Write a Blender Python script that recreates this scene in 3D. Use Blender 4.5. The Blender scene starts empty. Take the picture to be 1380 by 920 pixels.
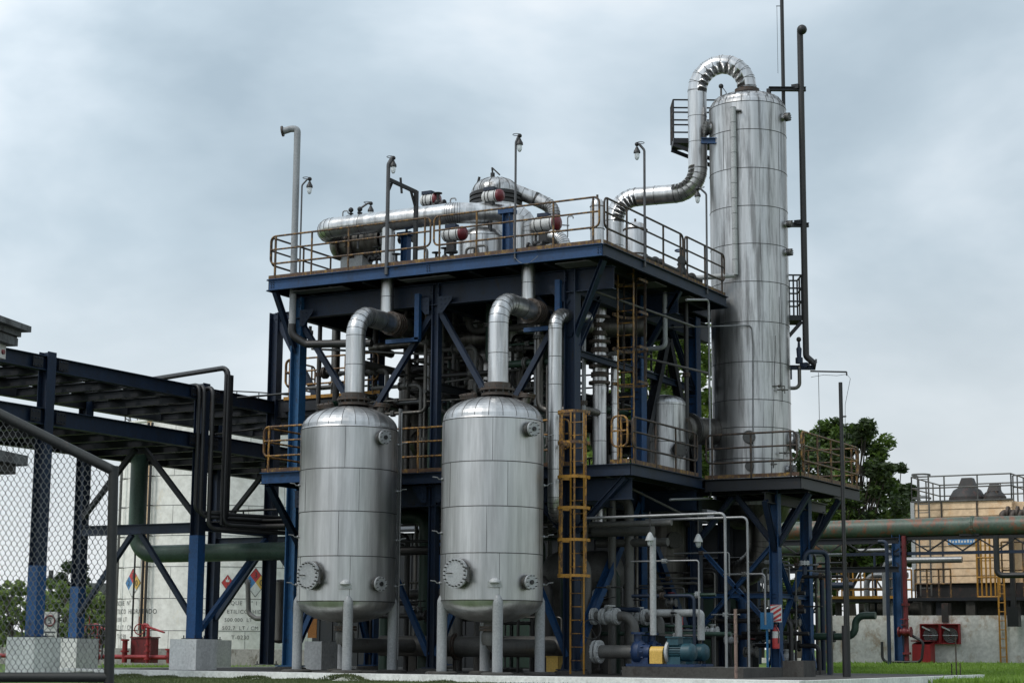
import bpy, random, math
from math import sin, cos, pi, radians, atan2, hypot, sqrt, tan
from mathutils import Vector, Matrix
random.seed(7)
scene = bpy.context.scene
COL = scene.collection
# ------------------------------------------------------------------ camera frame (world axes follow the plant grid)
FPX = 2485.0; PITCH = radians(9.41); ROLL = radians(.44); YAW = radians(29.03); EYE = .6
fh = Vector((-sin(YAW), cos(YAW), 0)); rt = Vector((cos(YAW), sin(YAW), 0)); UPZ = Vector((0, 0, 1))
fwd = fh*cos(PITCH) + UPZ*sin(PITCH); upv = -fh*sin(PITCH) + UPZ*cos(PITCH)
R2 = rt*cos(ROLL) + upv*sin(ROLL); U2 = -rt*sin(ROLL) + upv*cos(ROLL)
CAM = Vector((18.3675, -37.3769, EYE))
def ray(px, py): return fwd + R2*((px-690)/FPX) + U2*((460-py)/FPX)
def at(px, py, ax, val):
    """a surveyed point: sight line through a photo point met with a plant plane x=, y=, z= or a distance D"""
    d = ray(px, py)
    if ax == 'D': return CAM + d*(val/d.dot(fh))      # level distance in front of the camera
    i = 'xyz'.index(ax); return CAM + d*((val-CAM[i])/d[i])
cam = bpy.data.objects.new('camera', bpy.data.cameras.new('camera')); COL.objects.link(cam)
cam.matrix_world = Matrix(((R2.x, U2.x, -fwd.x, CAM.x), (R2.y, U2.y, -fwd.y, CAM.y), (R2.z, U2.z, -fwd.z, CAM.z), (0, 0, 0, 1)))
cam.data.sensor_width = 36; cam.data.lens = FPX/1380*36; cam.data.clip_end = 3000; cam.data.clip_start = .1
scene.camera = cam

# ------------------------------------------------------------------ materials
def newmat(name):
    m = bpy.data.materials.new(name); m.use_nodes = True; nt = m.node_tree
    return m, nt, nt.nodes, nt.links, nt.nodes['Principled BSDF']
def noise(nt, scale, detail=5, rough=.6, stretch=(1, 1, 1), coord='Object', dist=0):
    tc = nt.nodes.new('ShaderNodeTexCoord'); mp = nt.nodes.new('ShaderNodeMapping'); n = nt.nodes.new('ShaderNodeTexNoise')
    mp.inputs['Scale'].default_value = stretch; n.inputs['Scale'].default_value = scale
    n.inputs['Detail'].default_value = detail; n.inputs['Roughness'].default_value = rough; n.inputs['Distortion'].default_value = dist
    if coord == 'World':
        g = nt.nodes.new('ShaderNodeNewGeometry'); nt.links.new(g.outputs['Position'], mp.inputs['Vector'])
    else: nt.links.new(tc.outputs[coord], mp.inputs['Vector'])
    nt.links.new(mp.outputs[0], n.inputs['Vector']); return n.outputs['Fac']
def ramp(nt, fac, stops):
    r = nt.nodes.new('ShaderNodeValToRGB'); e = r.color_ramp.elements
    while len(e) < len(stops): e.new(.5)
    for i, (p, c) in enumerate(stops):
        e[i].position = p; e[i].color = (*c, 1) if len(c) == 3 else c
    nt.links.new(fac, r.inputs[0]); return r.outputs[0]
def mix(nt, fac, a, b, mode='MIX'):
    m = nt.nodes.new('ShaderNodeMix'); m.data_type = 'RGBA'; m.blend_type = mode
    for s, v in ((0, fac), (6, a), (7, b)):
        if isinstance(v, (int, float)): m.inputs[s].default_value = v
        elif isinstance(v, tuple): m.inputs[s].default_value = (*v, 1)
        else: nt.links.new(v, m.inputs[s])
    return m.outputs[2]
def bump(nt, b, h, strength, dist=.02):
    n = nt.nodes.new('ShaderNodeBump'); n.inputs['Strength'].default_value = strength; n.inputs['Distance'].default_value = dist
    nt.links.new(h, n.inputs['Height']); nt.links.new(n.outputs[0], b.inputs['Normal'])
def paint(name, col, rust=None, amount=.5, rough=.5, scale=3, dirt=.35, streak=.35, metallic=0, bmp=.15):
    """paint with vertical grime streaks and optional rust patches"""
    m, nt, N, L, b = newmat(name)
    g = noise(nt, scale, 6, .65, (1, 1, streak), 'World')
    c = ramp(nt, g, [(.3, tuple(x*(1-dirt) for x in col)), (.62, col)])
    f = noise(nt, scale*9, 3, .6, (1, 1, 1), 'World')
    c = mix(nt, .22, c, ramp(nt, f, [(.3, (.0, .0, .0)), (.7, tuple(min(1, x*1.5) for x in col))]))
    if rust:
        r = noise(nt, scale*2.3, 8, .75, (1, 1, .6), 'World', .3)
        k = ramp(nt, r, [(amount-.04, (1, 1, 1)), (amount+.06, (0, 0, 0))])
        c = mix(nt, k, c, rust)
    L.new(c, b.inputs['Base Color']); b.inputs['Roughness'].default_value = rough; b.inputs['Metallic'].default_value = metallic
    bump(nt, b, f, bmp, .01); return m
def cladding(name, lo, hi, rough=(.26, .5), stain=.5, wav=.35, tint=(1, 1, 1), stain_col=(.05, .045, .04)):
    """thin rolled metal sheet: upright streaks, water stains, slightly buckled sheets"""
    m, nt, N, L, b = newmat(name)
    s = noise(nt, 4.5, 5, .65, (1, 1, .06), 'World', .1)
    c = ramp(nt, s, [(.36, tuple(lo*t for t in tint)), (.64, tuple(hi*t for t in tint))])
    st = noise(nt, 5.5, 7, .7, (1, 1, .07), 'World')
    k = ramp(nt, st, [(.38, (stain,)*3), (.54, (0, 0, 0))])
    c = mix(nt, k, c, stain_col)
    L.new(c, b.inputs['Base Color']); b.inputs['Metallic'].default_value = .93
    rr = noise(nt, 3, 4, .6, (1, 1, .25), 'World')
    mr = N.new('ShaderNodeMapRange'); mr.inputs[3].default_value = rough[0]; mr.inputs[4].default_value = rough[1]
    mr.inputs[1].default_value = .3; mr.inputs[2].default_value = .7
    L.new(rr, mr.inputs[0]); L.new(mr.outputs[0], b.inputs['Roughness'])
    h = noise(nt, 2.4, 3, .5, (1, 1, .10), 'World'); bump(nt, b, h, wav*.9, .05)
    return m
M = {}
M['steel'] = cladding('stainless_vessel', .42, .56, (.32, .48), .22, .26, stain_col=(.12, .115, .11))
M['tower'] = cladding('tower_cladding', .42, .56, (.33, .50), .6, .26, stain_col=(.06, .055, .05))
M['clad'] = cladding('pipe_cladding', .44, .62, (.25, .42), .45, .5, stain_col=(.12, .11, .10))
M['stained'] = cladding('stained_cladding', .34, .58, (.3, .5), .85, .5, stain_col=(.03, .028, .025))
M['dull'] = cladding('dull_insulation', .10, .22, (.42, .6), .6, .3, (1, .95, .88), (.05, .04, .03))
M['seam'] = paint('seam', (.09, .088, .085), metallic=.7, rough=.45)
M['flange'] = paint('flange_metal', (.075, .06, .05), (.07, .035, .018), .42, .6, 6, metallic=.3)
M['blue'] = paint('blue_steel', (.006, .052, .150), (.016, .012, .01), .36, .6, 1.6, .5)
M['navy'] = paint('shaded_blue_steel', (.003, .015, .042), (.010, .008, .007), .36, .6, 1.8, .6)  # shaded copy of the blue steel, shade put into the colour
M['night'] = paint('shaded_black_steel', (.005, .007, .012), (.010, .008, .006), .38, .55, 2, .6)  # near-black steel, with the gloom under the decks put into its colour
M['deck'] = paint('deck_plate', (.018, .02, .022), (.04, .02, .012), .4, .7)
M['sleeve'] = paint('bright_blue_repaint', (.008, .070, .21), (.02, .02, .02), .37, .6, 1.8, .4)
M['cblue'] = paint('sunlit_blue_column', (.016, .090, .21), (.02, .03, .05), .38, .6, 1.6, .4)  # lit copy of the blue for one column, brightness put into the colour
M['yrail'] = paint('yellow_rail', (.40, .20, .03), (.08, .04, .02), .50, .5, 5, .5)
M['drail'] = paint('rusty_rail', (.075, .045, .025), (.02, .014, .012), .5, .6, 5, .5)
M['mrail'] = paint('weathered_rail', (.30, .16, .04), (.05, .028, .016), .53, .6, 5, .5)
M['yellow'] = paint('yellow_paint', (.42, .20, .02), (.07, .035, .02), .38, .5, 5, .4)
M['toe'] = paint('toe_board_paint', (.26, .15, .03), (.07, .035, .02), .54, .65, 4, .5)
M['green'] = paint('green_pipe_paint', (.05, .095, .07), (.05, .03, .02), .33, .45, 2, .5)
M['dgreen'] = paint('dark_green_paint', (.015, .045, .028), (.02, .02, .015), .35, .5, 2, .5)
M['ogreen'] = paint('weathered_green_pipe', (.07, .105, .075), (.16, .06, .03), .44, .5, 1.6, .5)
M['grey'] = paint('grey_leg_paint', (.29, .30, .31), (.12, .11, .10), .28, .5, 3, .3)
M['lgrey'] = paint('light_grey_paint', (.42, .43, .43), (.2, .18, .15), .3, .5, 3, .35)
M['plate'] = paint('cover_plate_metal', (.40, .41, .42), None, .4, .42, 4, .25, metallic=.45)
M['pipe'] = paint('grey_pipe_paint', (.10, .098, .092), (.05, .035, .025), .36, .5, 4, .4)
M['dpipe'] = paint('dark_pipe_paint', (.022, .021, .021), (.035, .02, .014), .36, .5, 4, .4)
M['black'] = paint('black_metal', (.012, .012, .013), None, .4, .5)
M['conduit'] = paint('galvanised_conduit', (.26, .265, .27), (.12, .09, .07), .33, .42, 5, .4, metallic=.5)
M['mpost'] = paint('lamp_post_metal', (.10, .10, .105), (.06, .045, .035), .36, .45, 5, .4, metallic=.4)
M['red'] = paint('red_paint', (.28, .012, .015), (.10, .02, .015), .36, .5, 4, .4)
M['dred'] = paint('dark_red_paint', (.15, .012, .015), (.04, .01, .01), .4, .55, 4, .4)
M['redcap'] = paint('red_cap', (.14, .010, .016), None, .4, .45, 4, .3)
M['white'] = paint('white_metal', (.62, .62, .60), (.2, .17, .14), .3, .4, 4, .3)
M['teal'] = paint('teal_motor_paint', (.014, .07, .095), (.03, .03, .03), .35, .5, 6, .5)
M['pumpblue'] = paint('pump_blue', (.007, .03, .095), (.03, .03, .03), .35, .5, 6, .5)
M['kerb'] = paint('white_washed_concrete', (.86, .86, .83), (.42, .40, .35), .34, .85, 1.3, .3, 1, bmp=.4)
M['conc'] = paint('concrete', (.30, .29, .27), (.12, .11, .09), .42, .9, 1.2, .35, .3, bmp=.5)
M['ped'] = paint('painted_pedestal', (.78, .78, .76), (.42, .41, .38), .34, .85, 1.6, .3, .3, bmp=.3)
M['dconc'] = paint('dark_concrete', (.065, .062, .056), (.035, .03, .027), .42, .9, 2, .4, .4, bmp=.5)
M['bund'] = paint('stained_white_wall', (.60, .59, .56), (.34, .28, .22), .41, .9, .7, .28, .16, bmp=.5)
M['tank'] = paint('cream_tank_paint', (.88, .85, .79), (.74, .68, .57), .36, .5, .5, .08, .2, bmp=.05)
M['tan'] = paint('tan_panel', (.76, .53, .33), (.62, .38, .19), .40, .6, .5, .18, .3, bmp=.2)
M['soot'] = paint('fan_housing', (.02, .018, .017), (.05, .02, .015), .4, .6)
M['signw'] = paint('sign_white', (.66, .66, .63), None, .4, .5, 4, .15, bmp=.02)
M['ink'] = paint('lettering', (.06, .06, .065), None, .4, .6, 4, .2, bmp=.02)
M['fadeink'] = paint('faded_lettering', (.15, .148, .145), (.36, .33, .29), .33, .6, 6, .2, bmp=.02)
M['sred'] = paint('sign_red', (.50, .05, .05), None, .4, .5, 4, .15, bmp=.02)
M['sblue'] = paint('sign_blue', (.07, .22, .45), None, .4, .5, 4, .15, bmp=.02)
M['syel'] = paint('sign_yellow', (.66, .42, .09), None, .4, .5, 4, .15, bmp=.02)
M['lblue'] = paint('light_blue_box', (.03, .17, .36), None, .4, .5, 4, .3)
M['wood'] = paint('pinkish_post', (.24, .16, .13), (.10, .07, .06), .42, .7, 4, .3)
M['orange'] = paint('orange_panel', (.60, .23, .04), None, .4, .5)
M['tanbox'] = paint('tan_tarp', (.50, .30, .16), None, .4, .8, 4, .2)
M['asph'] = paint('asphalt', (.07, .07, .072), (.045, .043, .04), .42, .9, 1, .3, 1, bmp=.4)
M['roof'] = paint('weathered_roof_concrete', (.13, .135, .135), (.05, .05, .05), .46, .9, 1.5, .5, .35, bmp=.6)
M['wire'] = paint('mesh_wire', (.20, .21, .205), (.09, .08, .07), .36, .45, metallic=.3)
M['gate'] = paint('dark_gate_pipe', (.022, .025, .023), (.05, .035, .025), .34, .6, 4, .5)
M['bark'] = paint('bark', (.06, .05, .038), None, .4, .9, 3, .4)
def glassy():
    m, nt, N, L, b = newmat('lamp_glass'); b.inputs['Base Color'].default_value = (.75, .78, .78, 1)
    b.inputs['Roughness'].default_value = .12; b.inputs['Transmission Weight'].default_value = .55; return m
M['glass'] = glassy()
def leafmat(name, a, b_):
    m, nt, N, L, b = newmat(name)
    g = noise(nt, .9, 4, .6, (1, 1, 1), 'World'); h = noise(nt, 14, 2, .6, (1, 1, 1), 'World')
    c = mix(nt, .45, ramp(nt, g, [(.32, a), (.68, b_)]), ramp(nt, h, [(.3, a), (.7, b_)]))
    L.new(c, b.inputs['Base Color']); b.inputs['Roughness'].default_value = .55
    b.inputs['Subsurface Weight'].default_value = 0
    tr = N.new('ShaderNodeBsdfTranslucent'); L.new(c, tr.inputs[0]); mx = N.new('ShaderNodeMixShader'); mx.inputs[0].default_value = .35
    L.new(b.outputs[0], mx.inputs[1]); L.new(tr.outputs[0], mx.inputs[2]); L.new(mx.outputs[0], N['Material Output'].inputs[0]); return m
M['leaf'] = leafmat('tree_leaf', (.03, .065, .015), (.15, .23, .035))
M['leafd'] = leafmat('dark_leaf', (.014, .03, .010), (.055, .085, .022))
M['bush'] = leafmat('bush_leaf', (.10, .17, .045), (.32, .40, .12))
M['leafb'] = leafmat('bright_leaf', (.07, .13, .02), (.30, .40, .07))  # brighter leaf green for the tree behind the structure
M['blade'] = leafmat('grass_blade', (.08, .15, .015), (.22, .36, .04))
M['bladed'] = leafmat('kerb_grass_blade', (.04, .065, .018), (.12, .14, .05))

# ------------------------------------------------------------------ mesh builder
class MB:
    def __init__(s): s.v = []; s.f = []; s.sm = []; s.mi = []; s.m = 0
    def add(s, vs, fs, smooth=False):
        o = len(s.v); s.v += [tuple(v) for v in vs]
        for f in fs: s.f.append(tuple(i+o for i in f)); s.sm.append(smooth); s.mi.append(s.m)
        return s
    def hexa(s, c): return s.add(c, [(0, 3, 2, 1), (4, 5, 6, 7), (0, 1, 5, 4), (1, 2, 6, 5), (2, 3, 7, 6), (3, 0, 4, 7)])
    def box(s, x0, x1, y0, y1, z0, z1):
        x0, x1 = sorted((x0, x1)); y0, y1 = sorted((y0, y1)); z0, z1 = sorted((z0, z1))
        return s.hexa([(x0, y0, z0), (x1, y0, z0), (x1, y1, z0), (x0, y1, z0), (x0, y0, z1), (x1, y0, z1), (x1, y1, z1), (x0, y1, z1)])
    def frame(s, p0, p1, up=None):
        d = (Vector(p1)-Vector(p0)).normalized(); up = Vector(up) if up is not None else (Vector((0, 0, 1)) if abs(d.z) < .9 else Vector((0, 1, 0)))
        sd = d.cross(up).normalized(); u = sd.cross(d).normalized(); return d, sd, u
    def beam(s, p0, p1, w, h, up=None, os=0, ou=0):
        p0 = Vector(p0); p1 = Vector(p1); d, sd, u = s.frame(p0, p1, up)
        c = []
        for p in (p0, p1):
            for a, b in ((-1, -1), (1, -1), (1, 1), (-1, 1)): c.append(p+sd*(os+a*w/2)+u*(ou+b*h/2))
        return s.hexa(c)
    def ibeam(s, p0, p1, w, h, up=None, t=.02):
        s.beam(p0, p1, w, t, up, 0, h/2-t/2); s.beam(p0, p1, w, t, up, 0, -h/2+t/2); return s.beam(p0, p1, t, h-2*t-.002, up)
    def tube(s, pts, r, n=12, caps=True, closed=False, r1=None):
        pts = [Vector(p) for p in pts]; m = len(pts)
        if m < 2: return s
        if r > .035 and m > 2 and not closed and r1 is None:      # keep bend shading out of the straight legs
            q = [pts[0]]
            for a, b in zip(pts, pts[1:]):
                l = (b-a).length; e = r*.3
                if l > r*3: q += [a.lerp(b, e/l), a.lerp(b, 1-e/l)]
                q.append(b)
            pts = q; m = len(pts)
        tg = []
        for i in range(m):
            a = pts[i-1] if (i > 0 or closed) else pts[i]; b = pts[(i+1) % m] if (i < m-1 or closed) else pts[i]
            tg.append((b-a).normalized())
        ref = Vector((0, 0, 1)) if abs(tg[0].z) < .9 else Vector((0, 1, 0))
        u = (ref-tg[0]*ref.dot(tg[0])).normalized(); rings = []
        for i in range(m):
            if i: u = (u-tg[i]*u.dot(tg[i])).normalized()
            w = tg[i].cross(u); k = 1
            if 0 < i < m-1 or closed:
                a = (pts[i]-pts[i-1]).normalized(); c = max(.5, a.dot(tg[i])); k = 1/c
            ri = r if r1 is None else r+(r1-r)*i/(m-1)
            rings.append([pts[i]+(u*cos(2*pi*j/n)+w*sin(2*pi*j/n))*ri for j in range(n)])
        vs = [v for q in rings for v in q]; fs = []
        for i in range(m if closed else m-1):
            for j in range(n):
                a = i*n+j; b = i*n+(j+1) % n; c = ((i+1) % m)*n+(j+1) % n; d = ((i+1) % m)*n+j; fs.append((a, b, c, d))
        s.add(vs, fs, True)
        if caps and not closed:
            s.add(rings[0], [tuple(range(n))[::-1]]); s.add(rings[-1], [tuple(range(n))])
        return s
    def lathe(s, base, prof, n=40, axis=(0, 0, 1), hard=()):
        """prof: list of (radius, height along axis); smooth except at break indices"""
        ax = Vector(axis).normalized(); ref = Vector((0, 0, 1)) if abs(ax.z) < .9 else Vector((1, 0, 0))
        u = (ref-ax*ref.dot(ax)).normalized() if abs(ax.z) < .9 else Vector((1, 0, 0)); w = ax.cross(u); base = Vector(base)
        segs = []; cur = [prof[0]]
        for i in range(1, len(prof)):
            cur.append(prof[i])
            if i in hard and i < len(prof)-1: segs.append(cur); cur = [prof[i]]
        segs.append(cur)
        for sg in segs:
            vs = []; fs = []
            for (r, h) in sg:
                for j in range(n): vs.append(base+ax*h+(u*cos(2*pi*j/n)+w*sin(2*pi*j/n))*max(r, .0005))
            for i in range(len(sg)-1):
                for j in range(n): fs.append((i*n+j, i*n+(j+1) % n, (i+1)*n+(j+1) % n, (i+1)*n+j))
            s.add(vs, fs, True)
        return s
    def disc(s, c, axis, r, t, n=24, bev=0):
        ax = Vector(axis).normalized()
        c = Vector(c)-ax*t/2
        return s.lathe(c, [(0, 0), (r, 0), (r, t), (0, t)], n, ax, (1, 2))
    def ring(s, c, axis, R, r, n=32, k=6):
        ax = Vector(axis).normalized(); ref = Vector((0, 0, 1)) if abs(ax.z) < .9 else Vector((1, 0, 0))
        u = (ref-ax*ref.dot(ax)).normalized(); w = ax.cross(u)
        return s.tube([Vector(c)+(u*cos(2*pi*j/n)+w*sin(2*pi*j/n))*R for j in range(n)], r, k, False, True)
    def bolts(s, c, axis, R, nb, r=.018, h=.03):
        ax = Vector(axis).normalized(); ref = Vector((0, 0, 1)) if abs(ax.z) < .9 else Vector((1, 0, 0))
        u = (ref-ax*ref.dot(ax)).normalized(); w = ax.cross(u)
        for j in range(nb):
            p = Vector(c)+(u*cos(2*pi*(j+.5)/nb)+w*sin(2*pi*(j+.5)/nb))*R; s.tube([p-ax*h/2, p+ax*h/2], r, 6)
        return s
    def sphere(s, c, r, n=16, sz=1):
        k = 8; return s.lathe(Vector(c)-Vector((0, 0, r*sz)), [(r*sin(pi*i/k), r*sz*(1-cos(pi*i/k))) for i in range(k+1)], n)
    def build(s, name, mats, parent=None):
        me = bpy.data.meshes.new(name); me.from_pydata(s.v, [], s.f)
        mats = mats if isinstance(mats, (list, tuple)) else [mats]
        for m in mats: me.materials.append(M[m] if isinstance(m, str) else m)
        me.polygons.foreach_set('use_smooth', s.sm); me.polygons.foreach_set('material_index', s.mi); me.update()
        o = bpy.data.objects.new(name, me); COL.objects.link(o)
        if parent is not None:
            o.parent = parent; o.matrix_parent_inverse = parent.matrix_world.inverted()
        return o
def fillet(pts, R, seg=5):
    pts = [Vector(p) for p in pts]; out = [pts[0]]
    for i in range(1, len(pts)-1):
        p = pts[i]; a = pts[i-1]-p; b = pts[i+1]-p; la, lb = a.length, b.length; a.normalize(); b.normalize()
        ang = a.angle(b)
        if ang > pi-.03: out.append(p); continue
        t = min(R/tan(ang/2), la*.49, lb*.49); r = t*tan(ang/2)
        c = p+(a+b).normalized()*(r/sin(ang/2)); s0 = p+a*t-c; s1 = p+b*t-c; th = s0.angle(s1)
        for k in range(seg+1):
            f = k/seg; out.append(c+(s0*sin((1-f)*th)+s1*sin(f*th))/sin(th))
    out.append(pts[-1]); return out
def tag(o, label, cat, group=None, kind=None):
    if label: o['label'] = label
    if cat: o['category'] = cat
    if group: o['group'] = group
    if kind: o['kind'] = kind
    return o
def thing(name, label, cat, loc=(0, 0, 0), group=None):
    o = bpy.data.objects.new(name, None); COL.objects.link(o); o.location = loc; o.matrix_world = Matrix.Translation(Vector(loc)); o.empty_display_size = .2
    return tag(o, label, cat, group)
def struct(o): o['kind'] = 'structure'; return o
def pipe(label, pts, r, mat='pipe', R=None, name='pipe', cat='pipe', group=None, n=12, flanges=(), fr=1.5, seg=5, fmat='flange'):
    p = fillet(pts, R if R else r*3, seg); m = MB().tube(p, r, n); tube = m
    for f in flanges:                      # fraction along a straight leg: (leg index, fraction)
        a, b = Vector(pts[f[0]]), Vector(pts[f[0]+1]); q = a.lerp(b, f[1]); d = (b-a).normalized()
        m.m = 1; m.disc(q-d*.025, d, r*fr, .035, 20); m.disc(q+d*.025, d, r*fr, .035, 20); m.bolts(q, d, r*(fr+1)/2+.01, 8, .012, .12)
    return tag(m.build(name, [mat, fmat] if flanges else mat), label, cat, group)
def cladpipe(label, pts, r, mat='clad', R=None, name='insulated_pipe', group=None, step=1.0, n=20, seg=6, extra=None, parent=None):
    """sheet-metal covered pipe with lap seams along the straights and mitred gores in the bends"""
    R = R or r*2.4; p = fillet(pts, R, seg); m = MB().tube(p, r, n); m.m = 1
    for i in range(len(p)):
        if 0 < i < len(p)-1:
            d = (p[i+1]-p[i-1]).normalized(); m.ring(p[i], d, r*1.004, .007, n, 4)
    for i in range(len(p)-1):
        L = (p[i+1]-p[i]).length; k = int(L/step)
        if L > step:
            d = (p[i+1]-p[i]).normalized()
            for j in range(1, k+1): m.ring(p[i]+d*(j*L/(k+1)), d, r*1.006, .007, n, 4)
    o = m.build(name, [mat, 'seam'], parent)
    return tag(o, label, 'pipe', group) if parent is None else o
# ================================================================== main steel structure
ZT = 9.8; ZM = 4.76
def guard(parent, p0, p1, mat, gaps=(), h=1.12, step=1.15, toe=True, tmat='toe', r=.026):
    """railing run: rounded panels of top+lower rail with a middle rail, posts to the deck, toe board"""
    p0 = Vector(p0); p1 = Vector(p1); d = (p1-p0); L = d.length; d.normalize(); cuts = [0]+list(gaps)+[L]
    for i in range(len(cuts)-1):
        a = cuts[i]+(.05 if i else .04); b = cuts[i+1]-.05
        A = p0+d*a; B = p0+d*b; m = MB(); z1 = Vector((0, 0, h)); z0 = Vector((0, 0, h*.36)); zm = Vector((0, 0, h*.69))
        loop = fillet([A+(z0+z1)/2, A+z1, B+z1, B+z0, A+z0, A+(z0+z1)/2], .14, 4)
        m.tube(loop[:-1], r, 7, False, True); m.tube([A+zm, B+zm], r*.9, 7)
        k = max(1, round((b-a-.3)/step))
        for j in range(k+1):
            q = A+d*(.16+(b-a-.32)*j/k); m.tube([q, q+z1], r, 7)
        g = m.build('guardrail', mat, parent)
    if toe:
        n = Vector((d.y, -d.x, 0)); MB().beam(p0+Vector((0, 0, .06)), p1+Vector((0, 0, .06)), .012, .09).build('toe_board', tmat, parent)
S = thing('steel_structure', 'tall blue steel process structure with railed top deck behind the two silver vessels', 'steel structure', (-1.25, .9, 0))
def P(name, m, mat, par=S): return m.build(name, mat, par)
CX = (-9.15, -5.0, -1.25); CY = (.9, 4.6, 8.1)
for ix, x in enumerate(CX):
    for iy, y in enumerate(CY):
        if ix == 1 and iy == 1: continue
        w = .30 if (ix != 1) else .20
        m = MB().ibeam((x, y, .12), (x, y, 9.45), w, w, (1, 0, 0), .03)
        m.box(x-w*.9, x+w*.9, y-w*.9, y+w*.9, .09, .12)
        for s in (-1, 1):
            m.add([(x+s*w/2, y-.01, .12), (x+s*w*.9, y-.01, .12), (x+s*w/2, y-.01, .5), (x+s*w/2, y+.01, .12), (x+s*w*.9, y+.01, .12), (x+s*w/2, y+.01, .5)], [(0, 1, 2), (5, 4, 3), (0, 3, 4, 1), (1, 4, 5, 2)])
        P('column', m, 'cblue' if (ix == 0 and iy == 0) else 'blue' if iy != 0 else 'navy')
# top deck: plate, fascia channels, girders, joists
X0, X1, Y0, Y1 = -9.5, 0.0, 0.0, 9.2
XN, YN = -1.08, 7.42       # notch left for the column
P('deck_plate', MB().box(X0+.02, XN, Y0+.02, Y1-.02, ZT-.035, ZT-.005).box(XN+.002, X1-.02, Y0+.02, YN-.02, ZT-.035, ZT-.005), 'deck')
def channel(p0, p1, out, h=.29):
    o = Vector(out); m = MB(); up = (0, 0, 1)
    p0 = Vector(p0); p1 = Vector(p1)
    m.beam(p0-Vector((0, 0, h/2))-o*.006, p1-Vector((0, 0, h/2))-o*.006, .012, h)
    for z in (-.008, -h+.008): m.beam(p0+Vector((0, 0, z))+o*.035, p1+Vector((0, 0, z))+o*.035, .07, .016)
    return m
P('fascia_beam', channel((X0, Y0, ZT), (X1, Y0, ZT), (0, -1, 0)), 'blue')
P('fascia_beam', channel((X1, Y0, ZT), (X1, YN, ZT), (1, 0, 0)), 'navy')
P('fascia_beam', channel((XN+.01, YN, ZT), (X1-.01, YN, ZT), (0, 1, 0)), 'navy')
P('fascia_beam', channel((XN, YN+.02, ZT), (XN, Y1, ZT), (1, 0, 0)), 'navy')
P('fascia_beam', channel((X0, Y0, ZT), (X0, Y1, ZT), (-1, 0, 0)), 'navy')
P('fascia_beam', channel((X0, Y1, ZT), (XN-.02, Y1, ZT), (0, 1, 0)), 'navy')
for y in CY: P('girder', MB().ibeam((X0+.2, y, ZT-.62), ((X1-.15 if y < 7 else XN-.05), y, ZT-.62), .22, .55), 'navy')
for x in CX: P('girder', MB().ibeam((x, .95, ZT-.66), (x, Y1-.1, ZT-.66), .2, .5), 'navy')
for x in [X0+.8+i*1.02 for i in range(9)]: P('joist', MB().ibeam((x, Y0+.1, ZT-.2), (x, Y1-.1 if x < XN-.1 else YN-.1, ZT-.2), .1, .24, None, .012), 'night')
for (x0, y0, x1, y1) in ((-8.9, .12, -7.3, .55), (-5.6, .1, -4.2, .45), (-1.3, .1, -.4, .7), (-.9, 3.1, -.1, 3.8), (-.9, 5.2, -.1, 5.9)):
    P('gap_patch', MB().box(x0, x1, y0, y1, ZT-.345, ZT-.33), 'pipe')  # added grey plates stand in for lighter grating gaps under the deck
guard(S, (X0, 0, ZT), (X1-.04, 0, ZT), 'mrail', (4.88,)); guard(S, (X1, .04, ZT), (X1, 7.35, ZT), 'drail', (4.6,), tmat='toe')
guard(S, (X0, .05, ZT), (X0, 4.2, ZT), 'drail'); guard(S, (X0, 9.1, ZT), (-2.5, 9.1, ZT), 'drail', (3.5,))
# mid deck
MX1, MY0 = .40, .62
P('deck_plate', MB().box(-8.7, XN, MY0+.02, 9.0, ZM-.035, ZM-.005).box(XN+.002, MX1-.02, MY0+.02, YN, ZM-.035, ZM-.005), 'deck')
P('fascia_beam', channel((-8.7, MY0, ZM), (MX1, MY0, ZM), (0, -1, 0), .27), 'navy')
P('fascia_beam', channel((MX1, MY0, ZM), (MX1, 4.75, ZM), (1, 0, 0), .27), 'navy')
for y in CY: P('girder', MB().ibeam((-9.1, y, ZM-.55), ((MX1-.1 if y < 7 else XN-.05), y, ZM-.55), .2, .5), 'navy')
for x in CX: P('girder', MB().ibeam((x, .95, ZM-.56), (x, 8.9, ZM-.56), .18, .5), 'navy')
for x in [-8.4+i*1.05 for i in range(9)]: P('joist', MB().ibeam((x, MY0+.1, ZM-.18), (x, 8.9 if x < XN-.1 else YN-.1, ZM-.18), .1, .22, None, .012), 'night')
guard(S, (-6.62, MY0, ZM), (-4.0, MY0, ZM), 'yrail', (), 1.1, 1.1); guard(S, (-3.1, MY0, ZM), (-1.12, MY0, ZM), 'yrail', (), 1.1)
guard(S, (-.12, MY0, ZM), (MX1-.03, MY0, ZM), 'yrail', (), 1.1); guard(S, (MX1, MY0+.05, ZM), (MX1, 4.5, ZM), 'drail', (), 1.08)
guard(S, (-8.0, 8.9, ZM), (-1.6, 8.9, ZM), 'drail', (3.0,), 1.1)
# left balcony
bl = at(352.4, 637, 'z', ZM)
BX0, BY0 = bl.x, bl.y
P('balcony_deck', MB().box(BX0+.02, BX0+1.6, BY0+.02, 2.4, ZM-.035, ZM-.005), 'deck')
P('fascia_beam', channel((BX0, BY0, ZM), (BX0+1.6, BY0, ZM), (0, -1, 0), .27), 'blue'); P('fascia_beam', channel((BX0, BY0, ZM), (BX0, 2.4, ZM), (-1, 0, 0), .27), 'navy')
guard(S, (BX0, BY0, ZM), (BX0+1.55, BY0, ZM), 'yrail', (), 1.12, .9); guard(S, (BX0, BY0+.05, ZM), (BX0, 2.3, ZM), 'yrail', (), 1.12)
P('brace', MB().ibeam((BX0+.15, BY0+.1, ZM-.3), (CX[0]+.25, .9, ZM-1.75), .14, .14), 'navy')
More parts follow.
